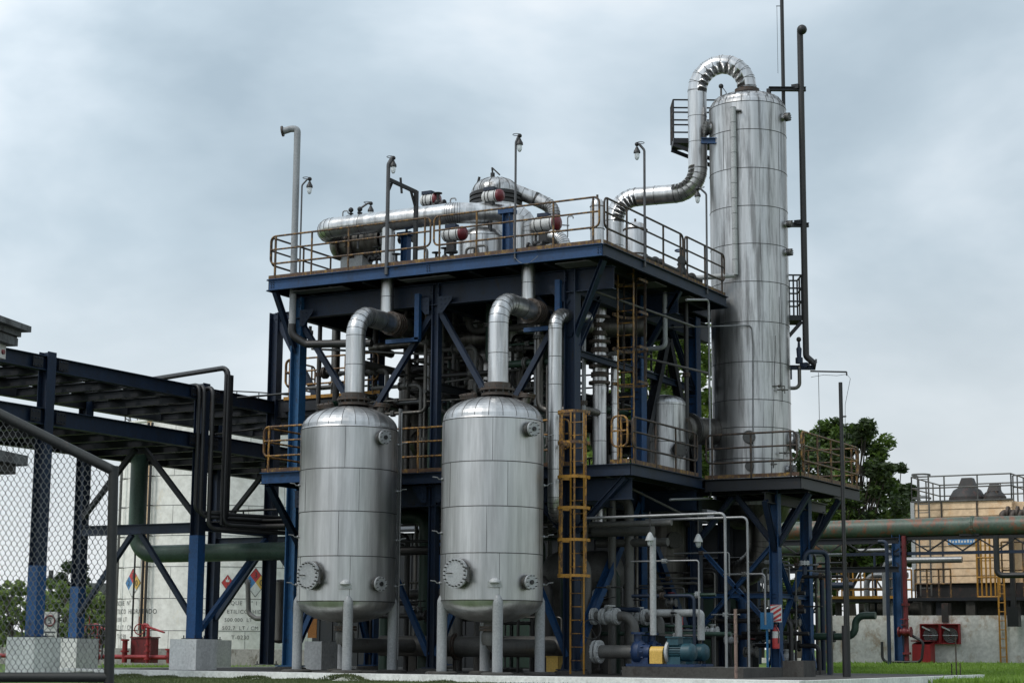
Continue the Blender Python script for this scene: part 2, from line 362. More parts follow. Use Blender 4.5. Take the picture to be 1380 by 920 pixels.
# upper left balcony between the levels
ul = at(382, 540, 'y', 3.0)
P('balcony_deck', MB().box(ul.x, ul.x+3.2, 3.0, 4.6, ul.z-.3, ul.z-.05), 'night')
guard(S, (ul.x, 3.0, ul.z), (ul.x+3.1, 3.0, ul.z), 'yrail', (), 1.12, .95, True, 'yellow'); guard(S, (ul.x, 3.05, ul.z), (ul.x, 4.5, ul.z), 'yrail', (), 1.12)
# bracing in the front plane: V from the column tops
def vee(a, b, y, zt, zb, mat='blue', w=.13):
    c = (a+b)/2; P('brace', MB().ibeam((a+.1, y, zt), (c-.05, y, zb), w, w, (0, 1, 0), .014), mat); P('brace', MB().ibeam((b-.1, y, zt), (c+.05, y, zb), w, w, (0, 1, 0), .014), mat)
vee(CX[0], CX[1], .9, 8.75, 6.1, 'navy'); vee(CX[1], CX[2], .9, 8.75, 6.0, 'navy'); vee(CX[0], CX[1], .9, .4, 4.1, 'blue'); vee(CX[1], CX[2], .9, .4, 4.1, 'blue')
vee(CX[0], CX[1], 8.1, 8.6, 5.0, 'night'); vee(CX[1], CX[2], 8.1, .4, 4.2, 'navy')
def veey(x, a, b, zt, zb, mat='navy', w=.14):
    c = (a+b)/2; P('brace', MB().ibeam((x, a+.1, zt), (x, c-.05, zb), w, w, (1, 0, 0), .014), mat); P('brace', MB().ibeam((x, b-.1, zt), (x, c+.05, zb), w, w, (1, 0, 0), .014), mat)
veey(CX[2], .9, 8.1, .4, 4.15, 'blue', .2); veey(CX[2], 4.6, 8.1, 5.3, 8.6, 'night', .2); veey(CX[0], .9, 4.6, .4, 4.1, 'blue')
P('beam', MB().ibeam((CX[2], .9, 7.5), (CX[2], 8.1, 7.5), .12, .16), 'navy')
P('beam', MB().ibeam((CX[0], 4.6, 6.9), (CX[2], 4.6, 6.9), .12, .2), 'night'); P('beam', MB().ibeam((CX[0], 8.1, 7.2), (CX[2], 8.1, 7.2), .12, .2), 'night')
P('beam', MB().ibeam((CX[1], .9, 6.9), (CX[1], 8.1, 6.9), .12, .2), 'night')
for (a, b) in (((X0+.15, .1, ZT-.3), (CX[0]-.1, .9, ZT-1.75)), ((CX[2]-.1, .9, ZT-2.0), (CX[2]-.95, .9, ZT-.9)), ((CX[2]+.05, .9, ZT-2.0), (CX[2]+1.1, .35, ZT-.3)),
               ((CX[2]+.1, 1.0, ZT-2.2), (CX[2]+.0, 2.3, ZT-.8)), ((CX[2], 4.6, ZT-2.1), (X1-.1, 4.6, ZT-.3)), ((CX[2], 8.1, ZT-2.4), (CX[2], 6.6, ZT-.8)), ((CX[2], .9, ZM-1.6), (MX1-.2, .75, ZM-.3)), ((CX[2]-.05, .9, ZM-1.7), (CX[2]-.9, .9, ZM-.7))):
    P('knee_brace', MB().ibeam(a, b, .13, .13), 'navy')
for x in CX:
    for y in CY:
        tag(MB().lathe((x, y, 0), [(.42, -.02), (.40, .06), (.3, .09), (0, .09)], 4 if 0 else 12, hard=(1,)).build('footing', 'dconc'), 'low dark footing under a column of the blue process structure', 'footing', 'column footings under the structure')

def gusset(x, y, z, s, ax='y', mat='navy'):
    m = MB(); t = .012; h = .42
    if ax == 'y':
        q = y-.17; m.add([(x, q, z), (x+s*h, q, z), (x+s*h*.9, q, z-.12), (x+s*.12, q, z-h), (x, q, z-h), (x, q+t, z), (x+s*h, q+t, z), (x+s*h*.9, q+t, z-.12), (x+s*.12, q+t, z-h), (x, q+t, z-h)], [(0, 1, 2, 3, 4), (9, 8, 7, 6, 5), (0, 5, 6, 1), (1, 6, 7, 2), (2, 7, 8, 3), (3, 8, 9, 4)])
        for a, b in ((.08, -.08), (.2, -.08), (.32, -.08), (.08, -.2), (.08, -.32), (.2, -.2)): m.tube([(x+s*a, q-.015, z+b), (x+s*a, q+.02, z+b)], .014, 6)
    m.build('gusset_plate', mat, S)
for x, ss in ((CX[0], (1,)), (CX[1], (-1, 1)), (CX[2], (-1,))):
    for s in ss: gusset(x+s*.13, .9, 9.1, s); gusset(x+s*.13, .9, ZM-.3, s)
    for k in range(6): P('bolt', MB().tube([(x-.1+.2*(k % 2), .73, ZT-.45-.08*(k//2)), (x-.1+.2*(k % 2), .765, ZT-.45-.08*(k//2))], .014, 6), 'navy')
for xx in (X0+.1, -4.75, -.12):
    for k in range(6): P('bolt', MB().tube([(xx+.07*(k % 2), Y0-.03, ZT-.08-.06*(k//2)), (xx+.07*(k % 2), Y0-.005, ZT-.08-.06*(k//2))], .013, 6), 'navy')
# caged ladder on the near corner
la = at(768, 905, 'y', .2); lx = la.x; LW = .34; LY = .22
LD = thing('caged_ladder', 'yellow caged ladder climbing the near corner column beside the right silver vessel', 'ladder', (lx, LY, 0))
zc = 5.95
m = MB()
for s in (0, LW): m.beam((lx+s, LY, .02), (lx+s, LY, zc), .06, .014, (1, 0, 0))
m.build('stile', ['yellow'], LD)
z = .32
while z < zc: MB().tube([(lx, LY, z), (lx+LW, LY, z)], .012, 6).build('rung', 'yrail', LD); z += .3
def hoop(x0, x1, y, z, mat, par, deep=.62):
    c = ((x0+x1)/2); h = (x1-x0)/2+.12
    pts = [(x0, y, z), (c-h, y-.12, z), (c-h*.98, y-deep*.6, z), (c-h*.6, y-deep, z), (c+h*.6, y-deep, z), (c+h*.98, y-deep*.6, z), (c+h, y-.12, z), (x1, y, z)]
    p = fillet(pts, .15, 2); m = MB()
    for i in range(len(p)-1): m.beam(p[i], p[i+1], .012, .065)
    return m.build('cage_hoop', mat, par)
for z in (2.2, 3.0, 3.72, 4.42, 5.2, 5.9): hoop(lx-.02, lx+LW+.12, LY-.02, z, 'yellow' if z < 5 else 'yrail', LD)
for q, e in ((-.1, -.35), (.08, -.6), (.40, -.6), (.56, -.35)):
    MB().beam((lx+q, LY+e, 2.2), (lx+q, LY+e, 5.9), .045, .01, (0, 1, 0)).build('cage_bar', 'yrail', LD)
# second ladder between mid and top deck, set deeper
lb = at(833, 600, 'y', 2.4); l2 = thing('caged_ladder', 'rusty yellow caged ladder rising from mid deck to the underside of top deck', 'ladder', (lb.x, 2.4, ZM))
m = MB()
for s in (0, .42): m.beam((lb.x+s, 2.4, ZM), (lb.x+s, 2.4, 9.75), .07, .016, (1, 0, 0))
m.build('stile', 'yrail', l2); z = ZM+.3
while z < 9.6: MB().tube([(lb.x, 2.4, z), (lb.x+.42, 2.4, z)], .013, 6).build('rung', 'yrail', l2); z += .3
for z in (6.9, 7.75, 8.6, 9.4): hoop(lb.x-.02, lb.x+.5, 2.42, z, 'mrail', l2, -.66)
for q, e in ((0, .35), (.2, .62), (.42, .62), (.6, .3)): MB().beam((lb.x+q, 2.4+e, 6.9), (lb.x+q, 2.4+e, 9.5), .04, .01, (0, 1, 0)).build('cage_bar', 'drail', l2)

# ================================================================== the two vessels
def vessel(px, label):
    c0 = at(px, 690, 'y', -1.2); cx, cy = c0.x, -1.2; R = 1.15
    V = thing('pressure_vessel', label, 'vessel', (cx, cy, 0), 'stainless vessels on four legs')
    prof = [(.30, 6.42)]
    dome = [(R*.985*cos(a), 5.66+.55*sin(a)) for a in [radians(75-i*8.3) for i in range(10)]]
    m = MB().lathe((cx, cy, 0), [(.0, 6.27)]+dome, 44); m.sm = [False]*len(m.sm)
    m.lathe((cx, cy, 0), [(R*.985, 5.66), (R, 5.62), (R, 1.615)], 56, hard=(1,))
    m.lathe((cx, cy, 0), [(R*.985, 1.615)]+[(R*.985*cos(a), 1.615-.48*sin(a)) for a in [radians(i*9) for i in range(1, 11)]], 56)
    m.m = 1
    for z in (5.62, 4.65, 3.66, 2.637, 1.615): m.ring((cx, cy, z), (0, 0, 1), R+.001, .010, 56, 4)
    for i in range(22):          # lap seams of the dome gores
        a = 2*pi*i/22; p = [(cx+r*cos(a), cy+r*sin(a), z+.003) for r, z in dome]; m.tube(p, .007, 4)
    for (z0, z1, a0) in ((4.65, 5.62, .2), (3.66, 4.65, .5), (2.637, 3.66, .1), (1.615, 2.637, .35)):
        for k in range(5):
            a = a0+k*2*pi/5; p = (cx+(R+.001)*cos(a), cy+(R+.001)*sin(a)); m.tube([(p[0], p[1], z0), (p[0], p[1], z1)], .005, 4)
    m.build('shell', ['steel', 'seam'], V)
    for a in (-53, 37, 127, 217):
        a = radians(a); x, y = cx+(R-.05)*cos(a), cy+(R-.05)*sin(a)
        l = MB().tube([(x, y, .05), (x, y, 1.55)], .115, 16); l.lathe((x, y, 1.53), [(.115, 0), (.11, .1), (.06, .2), (0, .26)], 16)
        lo = l.build('leg', 'grey', V)
        MB().lathe((x, y, 0), [(.36, 0), (.36, .045), (.3, .07), (0, .07)], 16, hard=(1,)).build('base_plate', 'dconc', lo)
    def nozzle(name, az, z, r, L, cap, nb):
        a = radians(az); d = Vector((cos(a), sin(a), 0)); p = Vector((cx, cy, z))+d*(R-.06)
        n = MB().tube([p, p+d*(L+.06)], r*.82, 24); n.m = 1; n.disc(p+d*(L+.03), d, r, .05, 32); cv = MB().disc(p+d*(L+.09), d, r, .05, 32)
        n.m = 1; n.bolts(p+d*(L+.07), d, r*.86, nb, .016 if r > .2 else .010, .19); n.m = 2
        if r > .25:
            t = Vector((-d.y, d.x, 0)); n.m = 1
            n.tube([p+d*(L+.12)+t*(r+.05)+Vector((0, 0, .12)), p+d*(L+.12)+t*(r+.05)-Vector((0, 0, .2))], .025, 8)
            for q in (.1, -.15): n.beam(p+d*(L+.1)+t*(r-.06)+Vector((0, 0, q)), p+d*(L+.1)+t*(r+.07)+Vector((0, 0, q)), .03, .05)
            n.tube([p+d*(L+.12)-t*.2, p+d*(L+.17)-t*.2, p+d*(L+.17)-t*.08, p+d*(L+.12)-t*.08], .012, 6)
        else:
            n.m = 3; n.disc(p+d*(L+.12), d, r*.3, .05, 12)
        no = n.build(name, ['dull', 'seam', 'lgrey', 'black'], V); cv.build('cover', 'plate', no); return no
    nozzle('manhole', -97, 2.19, .33, .14, 0, 20); nozzle('nozzle', -19, 2.01, .17, .12, 1, 10); nozzle('nozzle', -17, 5.38, .17, .12, 1, 10)
    b = MB().box(-.16, .16, 0, .02, -.11, .11)      # name plate on stand-offs
    a = radians(-57); d = Vector((cos(a), sin(a), 0)); t = Vector((-d.y, d.x, 0))
    n = MB(); q = Vector((cx, cy, 1.96))+d*(R+.05); n.beam(q-t*.16, q+t*.16, .012, .14); n.lathe(q+Vector((0, 0, .03)), [(.12, 0), (.11, .05), (.05, .09), (0, .1)], 12)
    n.build('name_plate', 'lgrey', V)
    for az, z in ((25, 4.2), (25, 3.05), (22, 1.98), (-135, 4.3), (-135, 3.1), (-138, 2.0), (25, 5.3)):
        a = radians(az); d = Vector((cos(a), sin(a), 0)); q = Vector((cx, cy, z))+d*R
        n = MB().tube([q-d*.05, q+d*.10, q+d*.13+Vector((0, 0, .04)), q+d*.24+Vector((0, 0, .05))], .013, 6); n.sphere(q+d*.02, .035, 8); n.build('sample_tap', 'conduit', V)
    a = radians(230)
    for az, rr in ((-130, .55), (20, .72), (75, .6)):
        a = radians(az); q = Vector((cx+rr*cos(a), cy+rr*sin(a), 6.06)); d = Vector((.35*cos(a), .35*sin(a), .95)).normalized()
        n = MB().tube([q-d*.1, q+d*.14], .12, 16); n.m = 1; n.disc(q+d*.13, d, .2, .04, 20); n.disc(q+d*.18, d, .2, .04, 20); n.bolts(q+d*.16, d, .17, 8, .012, .14); n.build('top_nozzle', ['dull', 'flange'], V)
    n = MB().lathe((cx+.1, cy, 6.22), [(.36, 0), (.36, .06), (.27, .06), (.27, .12), (.4, .12), (.4, .17), (.3, .17), (.3, .30), (.0, .30)], 28, hard=(1, 2, 3, 4, 5, 6, 7)); n.m = 1
    n.bolts((cx+.1, cy, 6.36), (0, 0, 1), .36, 14, .014, .16); n.build('outlet_neck', ['flange', 'seam'], V)
    return cx, cy
HZ = at(433, 309, 'y', 2.2).z; HP = at(712, 289, 'z', HZ)
v1 = vessel(468.7, 'left of the two tall stainless steel vessels on grey legs, nearer the pipe rack')
v2 = vessel(663.3, 'right of the two tall stainless steel vessels on grey legs, beside the yellow caged ladder')
for (cx, cy), px, side in ((v1, 522, 'left'), (v2, 712, 'right')):
    x = cx+.12; zc = 8.45
    cladpipe('thick silver pipe bending over from the %s vessel top into the structure' % side, [(x, cy, 6.5), (x, cy, zc), (x, .35, zc)], .235, 'clad', .55, step=.85, seg=6)
    m = MB().tube([(x, .35, zc), (x, .62, zc)], .22, 20); m.m = 1
    for y in (.33, .43, .54, .64): m.disc((x, y, zc), (0, 1, 0), .30, .045, 24)
    m.bolts((x, .48, zc), (0, 1, 0), .26, 12, .014, .4)
    tag(m.build('flanged_joint', ['dull', 'flange']), 'rusty flanged joint on the pipe from the %s vessel' % side, 'flange')
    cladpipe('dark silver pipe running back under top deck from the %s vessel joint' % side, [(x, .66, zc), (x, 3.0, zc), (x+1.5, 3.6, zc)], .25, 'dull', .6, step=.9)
    # front riser up to the deck
    q = at(px, 395, 'y', .5); cladpipe('slim silver riser before the girder, joining the %s vessel pipe to top deck' % side, [(q.x, .5, zc+.1), (q.x, .5, ZT-.04)], .165, 'clad', .45, step=.7)
    # upright riser through the top deck
    if side == 'left':
        q = at(px, 390, 'y', 2.2); cladpipe('slim silver riser from the left vessel pipe up through top deck', [(q.x, 2.2, zc+.2), (q.x, 2.2, HZ-.12)], .18, 'clad', .45, step=.7)
    n = MB().beam((x+.55, .7, 9.2), (x+.55, .7, 8.05), .13, .13, (1, 0, 0)); n.beam((x-.35, .7, 8.06), (x+.6, .7, 8.06), .13, .1)
    tag(n.build('pipe_hanger', 'blue'), 'blue steel hanger carrying the pipe of the %s vessel under top deck' % side, 'pipe hanger')
# level gauge post between vessels
g = at(539, 600, 'y', -.4)
m = MB().beam((g.x, -.4, .05), (g.x, -.4, 6.2), .09, .05, (1, 0, 0)); m.tube([(g.x+.07, -.45, .3), (g.x+.07, -.45, 6.1)], .02, 6)
for z in (4.3, 3.0, 1.9, 5.6): m.tube([(g.x, -.4, z), (g.x-.35, -.5, z)], .014, 6)
tag(m.build('instrument_standpipe', 'conduit'), 'slim grey instrument standpipe close against the right side of the left vessel', 'standpipe')

# ================================================================== distillation column and its platform
TX, TY, TR = .2, 8.6, 1.05
T = thing('distillation_column', 'tall silver clad distillation column with a gooseneck duct on its top', 'column', (TX, TY, 3.9))
zs = [4.4]; ztop = at(1012, 136, 'D', 48.00).z
m = MB()
zr = [at(1015, py, 'D', 48.00).z for py in (617, 575, 538, 487, 433, 379, 328, 277, 226, 174)]
n_ = 56
prev = 4.3
for z in zr+[ztop]: m.lathe((TX, TY, 0), [(TR, prev+.004), (TR, z-.004)], n_); prev = z
m.lathe((TX, TY, 0), [(TR, ztop), (TR*.985, ztop+.09), (TR*.93, ztop+.17)], n_, hard=(1,)); m.m = 2
m.lathe((TX, TY, 0), [(TR*.93, ztop+.17)]+[(TR*.93*cos(a), ztop+.17+.30*sin(a)) for a in [radians(9*i) for i in range(1, 11)]], n_)
m.m = 1
for z in zr+[ztop]: m.ring((TX, TY, z), (0, 0, 1), TR+.001, .010, n_, 4)
zz = [4.3]+zr+[ztop]
for i in range(len(zz)-1):
    for k in range(4):
        a = .6*(i % 2)+k*pi/2-.9; m.tube([(TX+(TR+.001)*cos(a), TY+(TR+.001)*sin(a), zz[i]), (TX+(TR+.001)*cos(a), TY+(TR+.001)*sin(a), zz[i+1])], .005, 4)
for i in range(28):
    a = 2*pi*i/28; m.tube([(TX+r*TR*cos(a), TY+r*TR*sin(a), z) for r, z in ((1.0, ztop+.01), (.99, ztop+.09), (.935, ztop+.175), (.86, ztop+.30), (.6, ztop+.42))], .006, 4)
m.build('shell', ['tower', 'seam', 'stained'], T)
MB().lathe((TX, TY, 3.7), [(.0, 0), (.5, .05), (.85, .25), (TR*.98, .7)], 40).build('bottom_head', 'dull', T)
vd = Vector((.485, -.875, 0)); 
def tn(px, py, r, L, name='nozzle', mats=('clad', 'seam', 'lgrey'), cap=True):
    lat = (px-1015)/50.7/TR; az = atan2(vd.y, vd.x)+math.asin(max(-1, min(1, lat))); d = Vector((cos(az), sin(az), 0)); z = at(px, py, 'D', 48.30).z
    p = Vector((TX, TY, z))+d*(TR-.12); n = MB().tube([p, p+d*(L+.12)], r*.8, 20); n.m = 1; n.disc(p+d*(L+.09), d, r, .05, 24); n.bolts(p+d*(L+.12), d, r*.85, 10, .012, .16)
    no = n.build(name, list(mats[:2]), T); MB().disc(p+d*(L+.15), d, r*.97, .05, 24).build('cover', 'pipe', no); return no
tn(1005, 591, .17, .16); tn(1066, 592, .26, .14, 'manhole'); tn(963, 594, .22, .14, 'manhole'); tn(1005, 630, .12, .12); tn(1060, 632, .13, .12); tn(1061, 156, .12, .12); tn(1062, 300, .10, .12); tn(1062, 338, .10, .1); tn(962, 165, .2, .1, 'manhole')
p = at(1010, 463, 'D', 48.05); t_ = Vector((.875, .485, 0))
MB().beam(p-t_*.14, p+t_*.14, .05, .22).build('junction_box', 'dull', T)
p = at(989, 260, 'D', 48.10)
n = MB(); q0 = at(990.5, 147, 'D', 48.10); q1 = at(989, 372, 'D', 48.10); dx = Vector((q0.x, q0.y, 0))-Vector((TX, TY, 0)); dx = dx.normalized()*(TR+.12)+Vector((TX, TY, 0))
n.tube([Vector((dx.x, dx.y, q0.z)), Vector((dx.x, dx.y, q1.z))], .075, 12); n.m = 1
for i in range(12):
    n.ring((dx.x, dx.y, q1.z+(q0.z-q1.z)*i/11), (0, 0, 1), .076, .006, 12, 4)
n.tube([Vector((dx.x, dx.y, q0.z-.1)), Vector((dx.x+.2, dx.y+.1, q0.z-.1))], .04, 8)
n.m = 0; n.tube([Vector((dx.x, dx.y, q1.z)), Vector((dx.x-1.05, dx.y-.35, q1.z-.05))], .07, 12)
n.build('down_pipe', ['lgrey', 'seam'], T)
for (a, b) in (((1045, 452), (1040, 640)), ((1022, 452), (1025, 470)), ((1050, 400), (1052, 520))):
    pa = at(*a, 'D', 48.03); pb = at(*b, 'D', 48.03); MB().tube([pa, pb], .008, 5).build('cable', 'black', T)
for px, py in ((1050, 520), (1055, 525), (1058, 610), (1040, 625)):
    p = at(px, py, 'D', 48.05); n = MB().tube([p-t_*.16, p+t_*.14], .018, 6); n.tube([p+t_*.05-Vector((0, 0, .1)), p+t_*.05+Vector((0, 0, .1))], .012, 6); n.sphere(p, .04, 8); n.build('sample_valve', 'dull', T)
n = MB().lathe((TX, TY, ztop+.42), [(.30, 0), (.30, .05), (.24, .05), (.24, .1), (.34, .10), (.34, .15), (.34, .2), (.25, .2), (.25, .26)], 28, hard=(1, 2, 3, 4, 5, 6, 7)); n.build('top_flange', 'flange', T)
p = at(972, 140, 'D', 49.10); n = MB().tube([p, p+Vector((0, 0, .45))], .03, 8); n.m = 1; n.sphere(p+Vector((0, 0, .5)), .07, 10); n.tube([p+Vector((.05, 0, .45)), p+Vector((.15, 0, .3)), p+Vector((.12, 0, 0))], .012, 5); n.build('vent_valve', ['dull', 'black'], T)
# small access platforms on the column
def perch(a, b, h0, depth, rails, label):
    lo = at(*a, 'D', h0 or 49.3); hi = at(*b, 'D', h0 or 49.3); n = MB(); 
    g = thing('column_perch', label, 'platform', lo); L = (Vector((hi.x, hi.y, 0))-Vector((lo.x, lo.y, 0))); z = lo.z
    A = Vector((lo.x, lo.y, z)); B = A+L; back = Vector((-.485, .875, 0))*.38
    MB().hexa([A-back-Vector((0, 0, .14)), B-back-Vector((0, 0, .14)), B+back-Vector((0, 0, .14)), A+back-Vector((0, 0, .14)), A-back, B-back, B+back, A+back]).build('floor', 'night', g)
    for s in (-1, 1):
        o_ = B if (Vector((TX, TY, 0))-Vector((B.x, B.y, 0))).length < (Vector((TX, TY, 0))-Vector((A.x, A.y, 0))).length else A; f_ = A if o_ is B else B
        MB().beam(f_+back*s*.8-Vector((0, 0, .16)), o_+back*s*.8-Vector((0, 0, .62)), .06, .1).build('bracket', 'night', g)
        lo_ = [f_+back*s, o_+back*s]
        for k in (.38, .74, 1.1): MB().tube([lo_[0]+Vector((0, 0, k)), lo_[1]+Vector((0, 0, k))], .024, 6).build('rail', 'night', g)
        for q in (0, .55): MB().tube([lo_[0].lerp(lo_[1], q), lo_[0].lerp(lo_[1], q)+Vector((0, 0, 1.1))], .024, 6).build('post', 'night', g)
    for k in (.38, .74, 1.1): MB().tube([f_-back+Vector((0, 0, k)), f_+back+Vector((0, 0, k))], .024, 6).build('rail', 'drail', g)
    MB().tube([f_+Vector((0, 0, 0)), f_+Vector((0, 0, 1.1))], .024, 6).build('post', 'drail', g)
perch((906, 191), (962, 191), 50.1, 0, 0, 'small dark railed perch high on the left side of silver column')
perch((1078, 428), (1058, 428), 0, 0, 0, 'small dark railed perch halfway up the right side of silver column')
# blue bracket tying the duct to the column
p = at(950, 190, 'D', 48.70); q = at(966, 190, 'D', 48.50)
n = MB().ibeam(p-t_*.1, q+t_*.15, .12, .16); tag(n.build('duct_bracket', 'blue'), 'short blue bracket tying the vertical duct to upper silver column', 'bracket')

# overhead vapour duct
zt = at(1008, 84, 'D', 49.00).z
xd = TX-1.36
zr1 = at(945, 246, 'D', 48.40).z
ARCH = [Vector((TX+(xd-TX)*(1-cos(radians(a)))/2, TY-.3*(1-cos(radians(a)))/2, zt-.73+.73*sin(radians(a)))) for a in range(0, 180, 18)]
xe = at(828, 262, 'y', TY-.6).x
cladpipe('fat silver gooseneck duct from column top down and across to top deck', [(TX, TY, ztop+.66)]+ARCH+list(fillet([(xd, TY-.3, zt-.73), (xd, TY-.3, zr1), (xe, TY-.6, zr1), (xe, TY-.6, ZT+1.15)], .65, 7)), .262, 'clad', .01, name='vapour_duct', step=.85, seg=1, n=24)
p0 = (xe, TY-.6, 0)
n = thing('duct_receiver', 'rust banded silver receiver under the duct end on top deck', 'receiver', (xe, TY-.6, ZT))
MB().lathe((xe, TY-.6, ZT), [(.3, 0), (.3, .95), (.34, .95), (.34, 1.0), (.3, 1.0)], 24, hard=(1, 2, 3)).build('shell', 'dull', n)
MB().lathe((xe, TY-.6, ZT+1.02), [(.42, 0), (.42, .06), (.3, .06), (.3, .12), (.42, .12), (.42, .18), (.32, .18), (.3, .32)], 24, hard=(1, 2, 3, 4, 5, 6)).build('flange', 'flange', n)
MB().box(xe+.2, xe+.32, TY-1.0, TY-.9, ZT+.1, ZT+.95).build('support', 'yellow', n)
# tower platform
PZ = 4.72; px0 = MX1+.05; px1 = 2.95; py0 = 4.8; py1 = 9.2
TP = thing('column_platform', 'dark railed platform on blue posts around the foot of silver column', 'platform', (2, 5.5, 0))
for x in (-.1, 2.0):
    for y in ((5.5, 7.7) if x > 0 else (5.5, 7.3)):
        m = MB().ibeam((x, y, .12), (x, y, PZ-.2), .24, .24, (1, 0, 0), .022); m.box(x-.24, x+.24, y-.24, y+.24, .09, .12)
        for s in (-1, 1): m.beam((x+s*.22, y, .14), (x+s*.12, y, .55), .015, .12, (0, 1, 0))
        m.build('post', 'blue' if x > 1 else 'navy', TP)
        tag(MB().box(x-.34, x+.34, y-.34, y+.34, -.02, .088).build('footing', 'dconc'), 'square dark footing under a post of the column platform', 'footing', 'column platform footings')
mp = MB()
for i in range(4):      # plate leaves the column free
    pass
mp.box(px0, px1, py0, TY-TR-.05, PZ-.035, PZ-.005); mp.box(TX+TR+.05, px1, TY-TR-.048, py1, PZ-.035, PZ-.005); mp.build('deck_plate', 'deck', TP)
channel((px0, py0, PZ), (px1, py0, PZ), (0, -1, 0), .30).build('fascia_beam', 'night', TP); channel((px1, py0, PZ), (px1, py1, PZ), (1, 0, 0), .30).build('fascia_beam', 'night', TP)
for y in (5.5, 7.35): MB().ibeam((-.3, y, PZ-.2), (px1-.05, y, PZ-.2), .16, .28).build('beam', 'night', TP)
for x in (-.1, 2.0): MB().ibeam((x, py0+.05, PZ-.47), (x, py1 if x > 0 else 7.3, PZ-.47), .16, .26).build('beam', 'night', TP)
for x in (.6, 1.0, 1.5, 2.5): MB().ibeam((x, py0+.05, PZ-.16), (x, py1 if x > 1.3 else TY-TR-.1, PZ-.16), .08, .2, None, .01).build('joist', 'night', TP)
for a, b in (((2.0, 5.5, 3.0), (2.0, 4.85, PZ-.55)), ((2.0, 5.5, 3.0), (2.9, 5.5, PZ-.36)), ((2.0, 7.7, 3.0), (2.9, 7.7, PZ-.36)), ((2.0, 5.6, 3.2), (2.0, 7.0, PZ-.6)), ((-.1, 5.5, 3.2), (.9, 5.5, PZ-.4)), ((2, 5.5, 3.1), (1.0, 5.5, PZ-.36)), ((2.0, 7.7, 3.0), (2.0, 9.0, PZ-.6))):
    MB().ibeam(a, b, .13, .13, None, .014).build('knee_brace', 'navy', TP)
for a, b in (((-.1, 5.5, 1.0), (2.0, 5.5, 3.2)), ((2.0, 5.5, 1.0), (-.1, 5.5, 3.2)), ((2.0, 5.5, 3.0), (2.0, 7.7, .8)), ((2.0, 5.5, .8), (2.0, 7.7, 3.0)), ((-.1, 5.5, 1.9), (2.0, 5.5, 1.9)), ((2.0, 5.5, 1.9), (2.0, 7.7, 1.9)), ((-1.25, 8.1, 1.95), (2, 7.7, 1.95))):
    MB().ibeam(a, b, .10, .10, None, .012).build('brace', 'blue', TP)
guard(TP, (px0, py0, PZ), (px1-.04, py0, PZ), 'drail', (), 1.1, 1.3, True, 'toe'); guard(TP, (px1, py0+.04, PZ), (px1, py1, PZ), 'mrail', (), 1.1, 1.1); guard(TP, (px1, py1, PZ), (TX+TR+.1, py1, PZ), 'mrail', (), 1.1)
# tall vents right of the column
def vpole(px, pyt, pyb, D, r, label, mat='black', name='vent_pipe', top=None, foot=None, n=10):
    b = at(px, pyb, 'D', D); t = at(px, pyt, 'D', D); pts = [Vector((b.x, b.y, b.z)), Vector((b.x, b.y, t.z))]
    return b, t, pts
b, t, pts = vpole(1064.5, -30, 640, 49.1, .05, '')
m = MB().tube(pts, .052, 10); m.tube([pts[0].lerp(pts[1], .94)+t_*-.02, pts[0].lerp(pts[1], .94)-t_*.16], .012, 6); m.tube([pts[0].lerp(pts[1], .94)-t_*.14, pts[0].lerp(pts[1], .80)-t_*.14], .006, 4)
tag(m.build('lightning_mast', 'black'), 'thin black mast rising above everything just right of silver column', 'mast')
b = at(1080, 480, 'D', 48.90); t = at(1078, 38, 'D', 48.90)
pv = fillet([(t.x+.12, t.y-.1, t.z-.1), (t.x+.06, t.y-.05, t.z-.02), (t.x, t.y, t.z-.05), (t.x, t.y, b.z), (t.x+.22, t.y+.1, b.z-.22)], .12, 4)
m = MB().tube(pv, .085, 12); m.m = 1; m.sphere((t.x+.08, t.y-.06, t.z-.08), .14, 14); m.disc(pv[-1], (1, .4, -.2), .15, .05, 16)
tag(m.build('vent_pipe', ['dpipe', 'black']), 'tall dark vent pipe with elbowed head standing right of silver column', 'pipe')
for py, x0, x1 in ((120, 1036, 1086), (303, 1056, 1090), (495, 1064, 1098)):
    a = at(x0, py, 'D', 48.90); c = at(x1, py, 'D', 48.90); c.z = a.z; n = MB().ibeam(a, c, .13, .11, None, .014); n.beam(a, a-Vector((0, 0, .32)), .1, .1); n.box(c.x-.35, c.x-.15, c.y-.2, c.y+.05, c.z, c.z+.13)
    tag(n.build('pipe_bracket', 'night' if py < 400 else 'navy'), {120: 'topmost dark bracket holding the tall vents at silver column shoulder', 303: 'dark bracket holding the tall vents halfway up silver column', 495: 'lowest dark bracket holding the tall vent foot on silver column'}[py], 'bracket')
rv = at(1077, 487, 'D', 48.90)
n = thing('relief_valve', 'dark relief valve below the tall vent pipe on right of silver column', 'valve', rv)
MB().lathe(rv, [(.1, -.05), (.1, .1), (.06, .12), (.075, .35), (.04, .4), (.03, .55)], 14, hard=(1,)).build('body', 'navy', n); MB().sphere(rv+Vector((0, 0, .6)), .07, 10).build('cap', 'black', n)
MB().tube(fillet([rv-Vector((0, 0, .1)), rv-Vector((0, 0, .72)), rv-Vector((.26, .12, .72))], .15, 4), .05, 10).build('inlet', 'dull', n)
n = MB(); a = at(1092, 500, 'D', 48.90); c = at(1141, 501, 'D', 48.90); n.tube([a, c], .022, 6); n.tube([c, c-Vector((0, 0, .1))], .02, 6)
tag(n.build('antenna_arm', 'dpipe'), 'thin horizontal arm reaching right from foot of the tall vent', 'arm')
n = MB(); a = at(1103, 502, 'D', 48.90); n.tube([a, Vector((a.x, a.y, PZ))], .008, 4); tag(n.build('ground_wire', 'dpipe'), 'straight thin wire hanging from the thin arm to column platform', 'wire')
